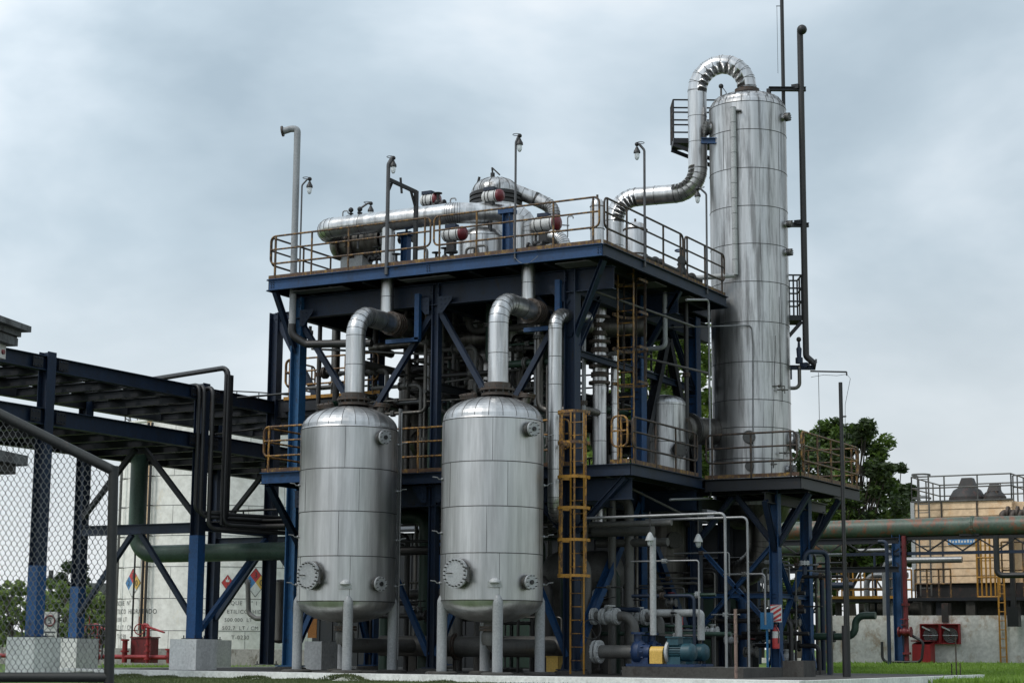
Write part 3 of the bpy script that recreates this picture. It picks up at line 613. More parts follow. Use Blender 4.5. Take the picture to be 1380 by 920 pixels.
pts = [at(*p_, 'D', 48.50) for p_ in ((1093, 508), (1110, 505), (1128, 506), (1141, 504), (1146, 510), (1139, 545), (1139, 600))]; tag(MB().tube(pts, .006, 4).build('cable', 'dpipe'), 'sagging cable looped from the thin arm to the slim black post', 'cable')
# ================================================================== equipment on the top deck
def V3(*a): return Vector(a)
# long header along the deck
HR = .27
h0 = at(433, 309, 'y', 2.2); hz = h0.z; h1 = at(612, 290, 'y', 2.2).x
cladpipe('long fat silver header lying behind the front rail of top deck', [(h0.x+.0, 3.1, hz-.06), (h0.x-.02, 2.2, hz), (h1, 2.2, hz), (HP.x, HP.y, hz), (HP.x, HP.y, 8.5)], HR, 'clad', .48, name='header_pipe', step=.9, n=24)
# horizontal exchanger at the left
e0 = at(450, 332, 'y', 3.2); ez = e0.z; ex0 = e0.x-.05; ex1 = at(520, 330, 'y', 3.2).x
n = thing('heat_exchanger', 'horizontal dull silver exchanger on a grey saddle at left end of top deck', 'heat exchanger', ((ex0+ex1)/2, 3.2, ZT))
m = MB().lathe((ex0, 3.2, ez), [(0, 0), (.18, .03), (.32, .12), (.42, .28), (.45, .45), (.45, ex1-ex0)], 32, (1, 0, 0)); m.m = 1
for f in (.45, .78): m.disc((ex0+f, 3.2, ez), (1, 0, 0), .52, .06, 32); 
m.bolts((ex0+.78, 3.2, ez), (1, 0, 0), .48, 18, .015, .16); m.disc((ex0+.87, 3.2, ez), (1, 0, 0), .52, .05, 32); m.build('shell', ['dull', 'flange'], n)
MB().box(ex0+.45, ex0+1.15, 2.95, 3.45, ZT, ez-.3).build('saddle', 'lgrey', n); MB().disc((ex1+.02, 3.2, ez), (1, 0, 0), .30, .08, 24).build('end_cover', 'lgrey', n)
m = MB(); m.tube([(ex0+.6, 3.2, ez+.4), (ex0+.6, 3.2, ez+.75)], .08, 12); m.disc((ex0+.6, 3.2, ez+.76), (0, 0, 1), .15, .04, 16); m.build('top_nozzle', 'flange', n)
# small fittings seen above the header
def fitting(px, py, y, kind, label):
    p = at(px, py, 'y', y); m = MB()
    if kind == 'ball': m.tube([(p.x, p.y, p.z-.28), p], .025, 6); m.sphere(p, .07, 10); m.disc((p.x, p.y, p.z-.1), (0, 0, 1), .07, .02, 10)
    if kind == 'hook': m.tube(fillet([(p.x, p.y, p.z-.5), (p.x, p.y, p.z+.05), (p.x+.14, p.y+.03, p.z+.05), (p.x+.15, p.y+.03, p.z-.02)], .05, 4), .018, 6); m.tube([(p.x-.2, p.y-.1, p.z-.18), (p.x+.05, p.y, p.z-.2)], .018, 6)
    if kind == 'gauge': m.tube([(p.x, p.y, p.z-.35), p], .02, 6); m.disc(p, (.485, -.875, 0), .10, .05, 16)
    if kind == 'valve':
        m.tube([(p.x, p.y, p.z-.45), (p.x, p.y, p.z+.05)], .035, 8); m.disc((p.x, p.y, p.z+.05), (0, 0, 1), .12, .02, 14); m.sphere((p.x, p.y, p.z-.2), .09, 10); m.tube([(p.x-.2, p.y, p.z-.25), (p.x+.2, p.y, p.z-.25)], .06, 8)
        m.disc((p.x-.2, p.y, p.z-.25), (1, 0, 0), .11, .04, 14); m.disc((p.x+.2, p.y, p.z-.25), (1, 0, 0), .11, .04, 14)
    tag(m.build({'ball': 'vent_fitting', 'hook': 'vent_hook', 'gauge': 'gauge', 'valve': 'valve'}[kind], 'black' if kind != 'hook' else 'conduit'), label, {'ball': 'fitting', 'hook': 'fitting', 'gauge': 'gauge', 'valve': 'valve'}[kind])
fitting(473, 283, 2.4, 'ball', 'left of two small black knobs above the header on top deck'); fitting(485, 282, 2.4, 'ball', 'right of two small black knobs above the header, beside short lamp')
fitting(462, 287, 2.4, 'hook', 'small hooked vent above left part of the header'); fitting(590, 263, 2.9, 'valve', 'small valve standing right of the first red-ended actuator'); fitting(607, 270, 2.9, 'hook', 'small hooked vent right of the first red-ended actuator')
fitting(752, 290, 4.2, 'ball', 'small black knob standing beyond the red-ended drum near the tan tarp')
fitting(548, 310, 3.4, 'valve', 'dark valve on blue post behind header on top deck')
# actuators / drums with red ends
def drum(px, py, y, L, r, label, leg=True):
    p = at(px, py, 'y', y); n = thing('drum', label, 'drum', (p.x, y, ZT), 'white drums with red ends')
    m = MB().lathe((p.x-L/2, y, p.z), [(0, 0), (r*.7, .01), (r, .06), (r, L)], 24, (1, 0, 0)); m.m = 1
    for f in (.12, L*.5, L*.9): m.ring((p.x-L/2+f, y, p.z), (1, 0, 0), r, .012, 24, 5)
    m.build('body', ['white', 'seam'], n); MB().lathe((p.x+L/2, y, p.z), [(r*1.06, 0), (r*1.06, .07), (r*.85, .13), (.0, .16)], 24, (1, 0, 0), (1,)).build('red_end', 'redcap', n)
    m = MB().box(p.x-.12, p.x+.1, y-.07, y+.07, p.z-r-.25, p.z-r+.02); m.disc((p.x, y, p.z-r-.28), (0, 0, 1), .16, .05, 16); m.tube([(p.x, y, p.z-r-.3), (p.x, y, ZT if leg else p.z-r-.4)], .06, 8); m.build('stand', 'black', n)
    MB().box(p.x-.15, p.x+.15, y-.1, y+.1, p.z+r-.01, p.z+r+.08).build('top_box', 'navy', n)
drum(577, 270, 3.0, .42, .155, 'small white drum with a red right end peeking above the header', False)
drum(661, 265, 2.6, .44, .155, 'white drum with red right end in front of the stained domed condenser')
drum(609, 316, 1.5, .52, .17, 'white drum with red right end low behind the front rail, left of white condenser body')
drum(733, 302, 3.0, .62, .19, 'rightmost white drum with a dark red end beside the descending header elbow')
# domed condenser
c = at(668, 300, 'y', 4.4); zt_ = at(668, 240, 'y', 4.4).z; r = .68
n = thing('condenser', 'big domed silver condenser with sooty top band in middle of top deck', 'condenser', (c.x, 4.4, ZT))
zc_ = zt_-.42
m = MB().lathe((c.x, 4.4, 0), [(0, zt_)]+[(r*.96*sin(a), zc_+.42*cos(a)) for a in [radians(9*i) for i in range(1, 11)]]+[(r*.96, zc_-.03)], 40); m.m = 1
for i in range(14):
    a = 2*pi*i/14; m.tube([(c.x+cos(a)*r*.965*sin(t), 4.4+sin(a)*r*.965*sin(t), zc_+.425*cos(t)) for t in [radians(20+i2*10) for i2 in range(8)]], .008, 4)
m.build('dome', ['stained', 'seam'], n)
m = MB(); 
for z in (zc_-.08, zc_-.2, zc_-.32): m.lathe((c.x, 4.4, z), [(r, -.05), (r+.03, -.045), (r+.03, .03), (r, .035)], 40, hard=(1, 2))
m.lathe((c.x, 4.4, 0), [(r-.02, zc_-.36), (r-.02, zc_-.02)], 40); m.build('rim_band', 'dpipe', n)
m = MB().lathe((c.x, 4.4, 0), [(r, zc_-.37), (r, ZT)], 40); m.m = 1
for z in (ZT+.5, ZT+1.0): m.ring((c.x, 4.4, z), (0, 0, 1), r, .009, 40, 4)
m.build('body', ['clad', 'seam'], n)
p = Vector((c.x-.05, 4.3, zt_)); m = MB().tube([p-V3(0, 0, .05), p+V3(0, 0, .12)], .06, 10); m.tube([p+V3(.0, 0, .1), p+V3(-.02, 0, .27)], .025, 6); m.tube([p+V3(-.02, 0, .27), p+V3(.22, 0, .04)], .02, 6); m.build('top_valve', 'black', n)
p = Vector((c.x-.5, 4.2, zt_-.15)); MB().tube([p-V3(0, 0, .2), p+V3(.1, 0, .18)], .035, 8).build('vent', 'dpipe', n)
c2 = at(650, 325, 'y', 2.9); zq_ = at(650, 307, 'y', 2.9).z
m = MB().lathe((c2.x, 2.9, 0), [(.0, zq_), (.3, zq_-.03), (.5, zq_-.12), (.58, zq_-.24), (.6, zq_-.28), (.6, ZT)], 36, hard=(4,)); m.m = 1; m.ring((c2.x, 2.9, zq_-.28), (0, 0, 1), .6, .01, 36, 4)
for i in range(12):
    a = 2*pi*i/12; m.tube([(c2.x+.602*cos(a), 2.9+.602*sin(a), ZT), (c2.x+.602*cos(a), 2.9+.602*sin(a), zq_-.28)], .006, 4)
tag(m.build('squat_vessel', ['clad', 'seam']), 'squat bright silver vessel low in front of the domed condenser', 'vessel')
cladpipe('stained silver duct curving down from right side of the domed condenser', [(c.x+.35, 4.6, zc_+.10), (c.x+.95, 4.9, zc_-.16), (c.x+1.42, 5.0, zc_-.42), (c.x+1.42, 5.0, ZT+.6)], .19, 'stained', .35, step=.5, n=18)
cladpipe('short bright elbow sloping down to the right before the tan tarp', [at(742, 318, 'y', 2.2), at(757, 322, 'y', 2.2), (at(772, 330, 'y', 2.2).x, 2.2, ZT-.05)], .17, 'clad', .3, step=.5)
cladpipe('bright silver pipe standing beside the squat vessel on top deck', [(at(698, 320, 'y', 2.9).x, 2.9, ZT), (at(698, 320, 'y', 2.9).x, 2.9, hz-.1)], .15, 'clad', step=.6)
t0 = at(762, 322, 'y', 6.5); tag(MB().hexa([(t0.x-.5, 6.2, ZT), (t0.x+.9, 6.2, ZT), (t0.x+.9, 7, ZT), (t0.x-.5, 7, ZT), (t0.x-.45, 6.25, ZT+.62), (t0.x+.85, 6.25, ZT+.8), (t0.x+.85, 6.95, ZT+.8), (t0.x-.45, 6.95, ZT+.62)]).build('crate', 'tanbox'), 'tan tarpaulin-covered crate at back of top deck left of corner', 'crate')
for px, pyt, y, r_, lb_ in ((805, 268, 1.6, .17, 'slim domed silver canister at front corner of top deck'), (856, 300, 5.2, .30, 'silver drum ringed by a dark hoop near the duct receiver')):
    t = at(px, pyt, 'y', y); m = MB().lathe((t.x, y, 0), [(0, t.z), (r_*.6, t.z-.02), (r_*.9, t.z-.08), (r_, t.z-.2), (r_, ZT)], 28); m.m = 1
    for z in (t.z-.2, (t.z+ZT)/2): m.ring((t.x, y, z), (0, 0, 1), r_+.01, .02 if px > 850 else .008, 28, 5)
    m.tube([(t.x, y, t.z-.02), (t.x, y, t.z+.1)], .03, 8); tag(m.build('canister', ['clad', 'flange']), lb_, 'canister')
for px, y, lb_ in ((547, 2.6, 'short blue post under the left half of the header'), (684, 1.6, 'short dark blue post with bracket left of the descending elbow')):
    q = at(px, 330, 'y', y); m = MB().ibeam((q.x, y, ZT), (q.x, y, hz-.35), .2, .2, (1, 0, 0), .015); m.box(q.x-.22, q.x+.2, y-.12, y+.12, hz-.36, hz-.26); tag(m.build('pipe_support', 'blue'), lb_, 'support')
# valve train beyond the side rail
q = at(936, 345, 'x', -.6); n = MB().tube([(q.x, 3.6, ZT+.42), (q.x, 7.1, ZT+.42)], .07, 10)
for y in (4.2, 4.5, 5.7, 6.0, 6.5): n.disc((q.x, y, ZT+.42), (0, 1, 0), .13, .05, 16)
tag(n.build('side_pipe', 'dpipe'), 'dark flanged pipe running low behind the side rail toward the column', 'pipe')
n = thing('wheel_valve', 'black gate valve with a handwheel behind side rail near silver column', 'valve', (q.x, 5.85, ZT)); MB().lathe((q.x, 5.85, ZT+.3), [(.12, 0), (.15, .15), (.09, .3), (.12, .36), (.05, .45), (.03, .75)], 16).build('body', 'black', n)
MB().ring((q.x, 5.85, ZT+1.02), (0, 0, 1), .16, .02, 20, 6).tube([(q.x-.15, 5.85, ZT+1.02), (q.x+.15, 5.85, ZT+1.02)], .012, 5).build('handwheel', 'pumpblue', n)
for i, (px, py) in enumerate(((880, 330), (897, 340), (905, 352), (960, 352))):
    q = at(px, py, 'x', -.9); fy = q.y; m = MB().tube([(q.x, fy, ZT), (q.x, fy, ZT+.55)], .04, 8); m.sphere((q.x, fy, ZT+.5), .09, 10); m.disc((q.x, fy, ZT+.3), (0, 0, 1), .12, .04, 14); m.tube(fillet([(q.x, fy, ZT+.5), (q.x, fy+.3, ZT+.55), (q.x, fy+.35, ZT)], .12, 3), .025, 7)
    tag(m.build('drain_valve', 'dpipe'), ['dark drain valve nearest the ringed silver drum', 'second dark drain valve behind side rail', 'third dark drain valve behind side rail, near its panel gap', 'dark drain valve close to the foot of silver column'][i], 'valve')
# knee-high clutter pipes behind the left half of the front rail
for i, (px, y, hgt) in enumerate(((500, 2.7, .9), (508, 3.4, 1.2), (560, 1.7, .8), (628, 1.2, .55), (640, 1.3, .6))):
    q = at(px, 340, 'y', y); m = MB().tube(fillet([(q.x, y, ZT), (q.x, y, ZT+hgt), (q.x+.35, y, ZT+hgt), (q.x+.35, y, ZT)], .1, 3), .035, 8); m.disc((q.x, y, ZT+hgt*.5), (0, 0, 1), .09, .06, 12)
    tag(m.build('looped_pipe', 'pipe'), ['dark looped pipe just right of the grey saddle', 'tall looped pipe behind the left lamp post', 'looped pipe right of blue post under the header', 'low looped pipe left of the squat vessel', 'low looped pipe touching the squat vessel'][i], 'pipe')
fitting(600, 337, 1.9, 'valve', 'dark valve among the loops left of squat vessel'); fitting(588, 343, 2.4, 'valve', 'dark valve right of the panel gap in front rail'); fitting(508, 336, 2.6, 'valve', 'dark valve between the grey saddle and tall lamp post'); fitting(534, 345, 1.5, 'valve', 'low dark valve right of tall lamp post foot'); fitting(722, 318, 1.8, 'valve', 'dark valve under the rightmost drum'); fitting(918, 350, 3.0, 'gauge', 'small round gauge beyond the side rail')
fitting(765, 294, 4.4, 'hook', 'slim hooked vent right of the rightmost drum')
# lamps
def lamp(base, top, lean, label, arm=.28, glass=True, r=.032, group='lamp posts along top deck'):
    n = thing('lamp_post', label, 'lamp', base, group); b = Vector(base); t = Vector((b.x, b.y, top)); L = Vector(lean)
    MB().tube(fillet([b, t, t+L*arm*.75+V3(0, 0, .17), t+L*arm+V3(0, 0, .16)], .12, 4), r, 8).build('post', 'mpost', n)
    e = t+L*arm+V3(0, 0, .16); MB().sphere(e, .055, 10).ring(e+V3(0, 0, .03)-L*.1, (0, 0, 1), .09, .009, 14, 4).build('junction', 'black', n)
    h = e-V3(0, 0, .08); lc = MB().tube([e, h], .012, 6).lathe(h-V3(0, 0, .14), [(.085, 0), (.08, .05), (.05, .1), (.03, .15), (0, .16)], 16); lc = lc.build('lamp_cap', 'dpipe', n)
    MB().lathe(h-V3(0, 0, .32), [(0, 0), (.03, .01), (.055, .06), (.062, .12), (.055, .18)], 14).build('lamp_glass', 'glass', lc)
    return n
a = at(521, 355, 'y', -.03); z_ = at(521, 222, 'y', -.03).z; lamp((a.x, -.03, ZT-.2), z_, (.7, .3, 0), 'tall lamp post at left third of top deck front rail, tied to a brace frame', .16, r=.05)
a = at(694, 345, 'y', -.03); z_ = at(695, 192, 'y', -.03).z; lamp((a.x, -.03, ZT-.15), z_, (.7, .3, 0), 'slim lamp post rising from front rail before the domed condenser', .12, r=.028)
a = at(869, 350, 'x', .04); z_ = at(873, 205, 'x', .04).z; lamp((.04, a.y, ZT-.15), z_, (-.9, -.2, 0), 'slim lamp post on side rail with its lamp hanging toward the left', .2, r=.032)
a = at(953, 380, 'x', .04); z_ = at(953, 262, 'x', .04).z; lamp((.04, a.y, ZT-.15), z_, (-.9, -.2, 0), 'slim lamp post on side rail beside silver column', .25, r=.028)
a = at(402, 355, 'y', .3); z_ = at(404, 250, 'y', .3).z; lamp((a.x+.05, .3, ZT), z_, (.8, .4, 0), 'short lamp arm fixed to the tall grey vent at the left end', .22, r=.022)
a = at(483, 300, 'y', 2.5); z_ = at(486, 282, 'y', 2.5).z; lamp((a.x, 2.5, ZT+1.2), z_, (.9, .4, 0), 'stubby slanted lamp above the header left of the tall lamp post', .33, r=.028)
b0 = at(522, 241, 'y', 0); b1 = at(561, 259, 'y', 0)
n = thing('gantry', 'dark angle frame reaching back from tall lamp post over the header', 'frame', (b0.x, 0, ZT))
A = Vector((b0.x, 0, b0.z)); kk = (at(561, 259, 'x', b0.x+.45)); B = Vector((kk.x, kk.y, kk.z))
MB().beam(A, B, .07, .09).beam(A-V3(0, 0, .4), A.lerp(B, .18), .05, .05).beam(B-V3(0, 0, .45), A.lerp(B, .80), .05, .05).build('arm', 'black', n); MB().beam(B+V3(0, 0, .03), Vector((B.x, B.y, ZT)), .09, .09).build('leg', 'black', n)
MB().tube([A.lerp(B, .45)+V3(0, 0, .18), A.lerp(B, .5)-V3(0, 0, .2)], .03, 6).build('hook', 'dpipe', n)
m = MB().tube(fillet([at(694, 347, 'y', -.06), at(700, 354, 'y', -.06), at(712, 356, 'y', -.06), at(725, 345, 'y', -.06)], .3, 5), .008, 4); tag(m.build('loose_cable', 'conduit'), 'thin cable drooping over the deck edge below slim front lamp post', 'cable')
# left grey vent through the deck
vx = at(397.5, 300, 'y', .35).x; vt = at(399, 174, 'y', .35).z; vb = at(392, 442, 'y', .35).z
m = MB().tube(fillet([(vx-.34, .2, vt-.06), (vx-.18, .28, vt), (vx, .35, vt), (vx, .35, vb+.1)], .16, 5), .088, 14); m.m = 1; m.disc((vx-.36, .19, vt-.06), (1, .4, .15), .14, .04, 18)
m.m = 2; m.tube(fillet([(vx, .35, vb+.1), (vx, .35, vb-.18), (vx+.35, .5, vb-.42), (vx+2.2, .7, vb-.5)], .25, 5), .10, 14)
tag(m.build('vent_pipe', ['grey', 'flange', 'dpipe']), 'tall light grey vent pipe with bent head at the left end of top deck', 'pipe')

def wheelvalve(p, r_, label, wheel='red', axis='x', mat='pipe'):
    p = Vector(p); n = thing('gate_valve', label, 'valve', p); d = Vector((1, 0, 0)) if axis == 'x' else Vector((0, 0, 1)); m = MB().tube([p-d*r_*1.6, p+d*r_*1.6], r_, 16); m.sphere(p, r_*1.35, 16); u_ = Vector((0, 0, 1)) if axis == 'x' else Vector((.485, -.875, 0))
    for s in (-1, 1): m.disc(p+d*s*r_*1.9, d, r_*1.65, r_*.35, 22); m.bolts(p+d*s*r_*1.9, d, r_*1.35, 8, .012, r_*.7)
    m.tube([p, p+u_*r_*2.2], r_*.6, 12); m.disc(p+u_*r_*2.2, u_, r_*1.2, r_*.3, 18); m.build('body', mat, n); MB().tube([p+u_*r_*2.2, p+u_*r_*4.3], .014, 6).build('stem', 'dpipe', n)
    MB().ring(p+u_*r_*4, u_, r_*1.3, .013, 20, 6).tube([p+u_*r_*4-d*r_*1.3, p+u_*r_*4+d*r_*1.3], .01, 5).build('handwheel', wheel, n)
# ================================================================== inside the structure, upper level
def upright(px, pyt, pyb, y, wpx, label, mat='clad', top='dome', name='vessel', cat='vessel', zb=None, seams=3, grp=None, nz=()):
    t = at(px, pyt, 'y', y); b = at(px, pyb, 'y', y); D = (t-CAM).dot(fwd); r_ = wpx/2*D/FPX; z0 = b.z if zb is None else zb; z1 = t.z
    m = MB()
    if top == 'dome': m.lathe((t.x, y, 0), [(0, z1)]+[(r_*sin(a), z1-r_*.45+r_*.45*cos(a)) for a in [radians(10*i) for i in range(1, 10)]]+[(r_*1.02, z1-r_*.45), (r_*1.02, z1-r_*.45-.05), (r_, z1-r_*.45-.06), (r_, z0)], 36, hard=(9, 10, 11, 12))
    else: m.lathe((t.x, y, 0), [(0, z1), (r_, z1), (r_, z0)], 36, hard=(1,))
    m.lathe((t.x, y, z0), [(r_, 0), (r_*.8, -r_*.25), (0, -r_*.4)], 36); m.m = 1
    for i in range(1, seams+1): m.ring((t.x, y, z1-r_*.45-(z1-r_*.45-z0)*i/(seams+1)), (0, 0, 1), r_+.002, .009, 36, 4)
    for k in range(6): a = k*pi/3+.3; m.tube([(t.x+(r_+.001)*cos(a), y+(r_+.001)*sin(a), z0), (t.x+(r_+.001)*cos(a), y+(r_+.001)*sin(a), z1-r_*.5)], .005, 4)
    for (lp, z, rr) in nz:
        az = atan2(-.875, .485)+math.asin(lp); d = Vector((cos(az), sin(az), 0)); p = Vector((t.x, y, z))+d*(r_-.08); m.m = 0; m.tube([p, p+d*.28], rr*.8, 18); m.m = 1; m.disc(p+d*.26, d, rr, .1, 24); m.bolts(p+d*.26, d, rr*.85, 10, .012, .16)
    for k in range(4):
        a = k*pi/2+.5
        if zb is None and z0 > .6: pass
    return tag(m.build(name, [mat, 'seam']), label, cat, grp), t.x, r_
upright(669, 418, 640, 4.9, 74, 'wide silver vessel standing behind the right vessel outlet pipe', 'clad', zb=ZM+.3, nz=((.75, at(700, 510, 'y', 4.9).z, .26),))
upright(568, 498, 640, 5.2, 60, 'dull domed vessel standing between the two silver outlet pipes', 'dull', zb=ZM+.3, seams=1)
upright(896, 532, 640, 6.0, 56, 'domed reboiler on mid deck joined to silver column by a short duct', 'stained', zb=ZM+.05, seams=1, name='reboiler', nz=((.45, at(912, 608, 'y', 6.0).z, .2),))
rb = at(896, 560, 'y', 6.0)
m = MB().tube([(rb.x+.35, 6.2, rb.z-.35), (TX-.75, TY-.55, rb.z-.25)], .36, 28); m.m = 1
d_ = (Vector((TX-.75, TY-.55, 0))-Vector((rb.x+.35, 6.2, 0))).normalized()
for f in (.32, .39): m.disc(Vector((rb.x+.35, 6.2, rb.z-.35))+d_*f, d_, .47, .05, 32)
m.bolts(Vector((rb.x+.35, 6.2, rb.z-.35))+d_*.355, d_, .43, 20, .015, .18); tag(m.build('transfer_duct', ['dull', 'seam']), 'fat bolted duct joining mid deck reboiler to silver column', 'duct')
upright(742, 540, 640, 3.4, 42, 'dark green domed vessel peeking left of near corner column', 'dgreen', zb=ZM+.3, seams=0)
upright(590, 545, 640, 2.8, 26, 'bright green vessel half hidden behind right silver vessel', 'green', zb=ZM+.2, seams=0)
upright(738, 452, 560, 5.5, 22, 'dark green standpipe behind slim silver downcomer', 'dgreen', 'flat', 'standpipe', 'pipe', zb=ZM, seams=0)
# slim silver downcomer beside corner column, crossing the mid deck
yy = .35; a = at(748, 500, 'y', yy); zt2 = at(748, 424, 'y', yy).z; zb2 = at(746, 690, 'y', yy).z
cladpipe('slim dented silver downcomer left of the near corner column', [(a.x+.1, 1.8, zt2+.15), (a.x, yy, zt2), (a.x, yy, zb2), (a.x-.35, 1.4, zb2-.15)], .165, 'clad', .38, step=.75)
a = at(808, 520, 'y', 3.1); zt2 = at(808, 400, 'y', 3.1).z
cladpipe('silver pipe with dark expansion joint behind rusty inner ladder', [(a.x, 3.1, ZT-.1), (a.x, 3.1, ZM-1.2)], .175, 'clad', step=.7)
m = MB()
for i in range(9): m.disc((a.x, 3.1, at(808, 428+i*11, 'y', 3.1).z), (0, 0, 1), .27 if i in (0, 3, 6, 8) else .215, .07 if i in (0, 3, 6, 8) else .12, 24)
tag(m.build('expansion_joint', 'flange'), 'dark ribbed expansion joint on silver pipe behind inner ladder', 'joint')
cladpipe('slender silver pipe right of the one with the expansion joint', [(at(828, 520, 'y', 3.4).x, 3.4, ZM), (at(828, 520, 'y', 3.4).x, 3.4, at(828, 480, 'y', 3.4).z)], .09, 'clad', step=.7)
a = at(896, 400, 'x', -.5); z2 = at(897, 468, 'x', -.5).z
pipe('light grey drain pipe dropping from top deck then turning in left', [(-.5, a.y, ZT-.3), (-.5, a.y, z2), (-1.4, a.y, z2-.02), (-3.2, a.y+.2, z2-.12)], .062, 'grey', .12)
# conduits on the near side
def cond(label, pts, r=.022, mat='conduit', R=.12, grp=None, name='conduit'): return tag(MB().tube(fillet(pts, R, 4), r, 8).build(name, mat), label, 'conduit', grp)
a = at(955, 410, 'x', MX1+.06); cond('pale conduit dropping from top deck past left edge of silver column', [at(925, 404, 'x', MX1+.04), (MX1+.06, a.y, at(955, 404, 'x', MX1+.06).z), (MX1+.06, a.y, at(956, 671, 'x', MX1+.06).z), at(903, 673, 'x', MX1+.06)], .03)
yy = -1.1
a = at(977, 700, 'y', yy+1.8); z2 = at(950, 692, 'y', yy+1.8).z
cond('bright conduit along the lower level, dropping left of its twin', [(at(800, 692, 'y', yy+1.8).x-.2, yy+1.8, z2-.02), (a.x, yy+1.8, z2), (a.x, yy+1.8, .02)], .034)
a = at(1007, 705, 'y', 2.2); z2 = at(990, 697, 'y', 2.2).z
cond('dimmer conduit along the lower level, dropping right of its twin', [(at(870, 697, 'y', 2.2).x, 2.2, z2), (a.x, 2.2, z2), (a.x, 2.2, .02)], .03)
pq = at(1015, 520, 'D', 48.0); cond('thin conduit reaching silver column and running down to the junction box', [at(888, 441, 'D', 47.9), at(950, 440, 'D', 47.9), at(1013, 438, 'D', 47.9), at(1015, 463, 'D', 47.93), at(1015, 640, 'D', 47.93)], .018)
for i, (p0_, p1_, yv) in enumerate((((775, 383), (935, 440), 1.2), ((735, 600), (935, 700), .4), ((860, 480), (955, 503), 4), ((560, 510), (700, 498), 3), ((420, 470), (590, 478), 2), ((430, 500), (600, 505), 4.5), ((600, 515), (660, 505), 2))):
    A = at(*p0_, 'y', yv); B = at(*p1_, 'x' if i in (0, 1) else 'y', (MX1-.2) if i in (0, 1) else yv)
    pipe(['long thin rusty pipe slanting under top deck from corner column', 'long thin pipe slanting under mid deck beside caged ladder', 'thin pipe crossing before the trees toward silver column', 'thin pipe before the wide silver vessel', 'thin pipe crossing left bay high up', 'lower thin pipe crossing left bay', 'thin pipe left of the wide silver vessel'][i], [A, B], .03, 'pipe')
# stair flights in the left bay
for k, (x0, z0) in enumerate(((-8.6, 4.8), (-8.9, 7.0))):
    n = thing('stair_flight', ['dark steel stair flight in the left bay above mid deck', 'upper dark stair flight in left bay just below top deck'][k], 'stairs', (x0, 6.6, z0)); rise = 2.2; run = 3.6
    for s in (0, .8): MB().beam((x0, 6.4+s, z0), (x0+run, 6.4+s, z0+rise), .05, .2).build('stringer', 'night', n)
    m = MB()
    for i in range(10): m.box(x0+run*i/10, x0+run*(i+1)/10, 6.43, 7.17, z0+rise*(i+.5)/10, z0+rise*(i+.5)/10+.03)
    m.build('tread', 'night', n)
    for s in (0, .8): MB().tube([(x0, 6.4+s, z0+1), (x0+run, 6.4+s, z0+rise+1)], .025, 6).tube([(x0, 6.4+s, z0+.5), (x0+run, 6.4+s, z0+rise+.5)], .02, 6).build('handrail', 'drail', n)
for i, (x0, x1, y, z, r_, lb_) in enumerate(((-8.3, -4.6, 6.2, 8.35, .42, 'dark horizontal drum slung under left half of top deck'), (-4.4, -2.6, 7.6, 8.6, .32, 'dark horizontal drum slung under right half of top deck'), (-7.6, -5.0, 4.0, 5.9, .36, 'dark horizontal drum lying on mid deck in left bay'), (-3.9, -2.0, 7.3, 6.2, .45, 'dark horizontal drum on mid deck toward the back'))):
    n = thing('slung_drum', lb_, 'drum', ((x0+x1)/2, y, z)); L = x1-x0
    m = MB().lathe((x0, y, z), [(0, 0), (r_*.6, .04), (r_*.93, .14), (r_, .28), (r_, L-.28), (r_*.93, L-.14), (r_*.6, L-.04), (0, L)], 28, (1, 0, 0)); m.m = 1
    for f in (.3, L*.5, L-.3): m.ring((x0+f, y, z), (1, 0, 0), r_+.01, .02, 28, 5)
    m.build('shell', ['dull', 'flange'], n)
    for f in (.5, L-.5): MB().box(x0+f-.05, x0+f+.05, y-.3, y+.3, z+r_*.3 if z > 7 else ZM, 9.2 if z > 7 else z-r_*.3).build('cradle', 'night', n)
MB_ = [(-8.9, -1.4, 7.6, 7.25), ]
n = thing('inner_walkway', 'dark inner walkway halfway between mid deck and top deck at the back', 'walkway', (-5, 7.6, 7.1)); MB().box(-8.9, -2.6, 6.9, 8.3, 7.05, 7.2).build('floor', 'night', n)
for z in (7.55, 7.9, 8.25): MB().tube([(-8.9, 6.95, z), (-2.6, 6.95, z)], .024, 6).build('rail', 'drail', n)
for k in range(6): MB().tube([(-8.8+k*1.05, 6.95, 7.2), (-8.8+k*1.05, 6.95, 8.25)], .024, 6).build('post', 'drail', n)
for i, (px, yv, r_, mt) in enumerate(((505, 3.2, .07, 'dpipe'), (548, 4.0, .1, 'dull'), (612, 3.4, .06, 'pipe'), (640, 6.4, .3, 'dull'), (722, 2.4, .05, 'conduit'), (787, 2.0, .05, 'conduit'), (860, 5.6, .09, 'dull'), (925, 6.2, .06, 'dpipe'), (430, 2.0, .06, 'dpipe'), (452, 3.6, .12, 'dull'))):
    q = at(px, 500, 'y', yv); pipe(['black upright before the dull domed vessel, left of it', 'dull upright pipe behind left outlet pipe', 'thin upright left of the wide silver vessel', 'fat dull upright stack deep behind the wide silver vessel', 'thin galvanised upright left of slim downcomer', 'thin galvanised upright right of corner column', 'dull upright pipe above reboiler', 'dark upright beside the transfer duct', 'dark upright near left corner column', 'dull upright behind the upper balcony rail'][i], [(q.x, yv, ZM), (q.x, yv, 9.5)], r_, mt, n=12, flanges=((0, .35), (0, .6)), fr=1.5)
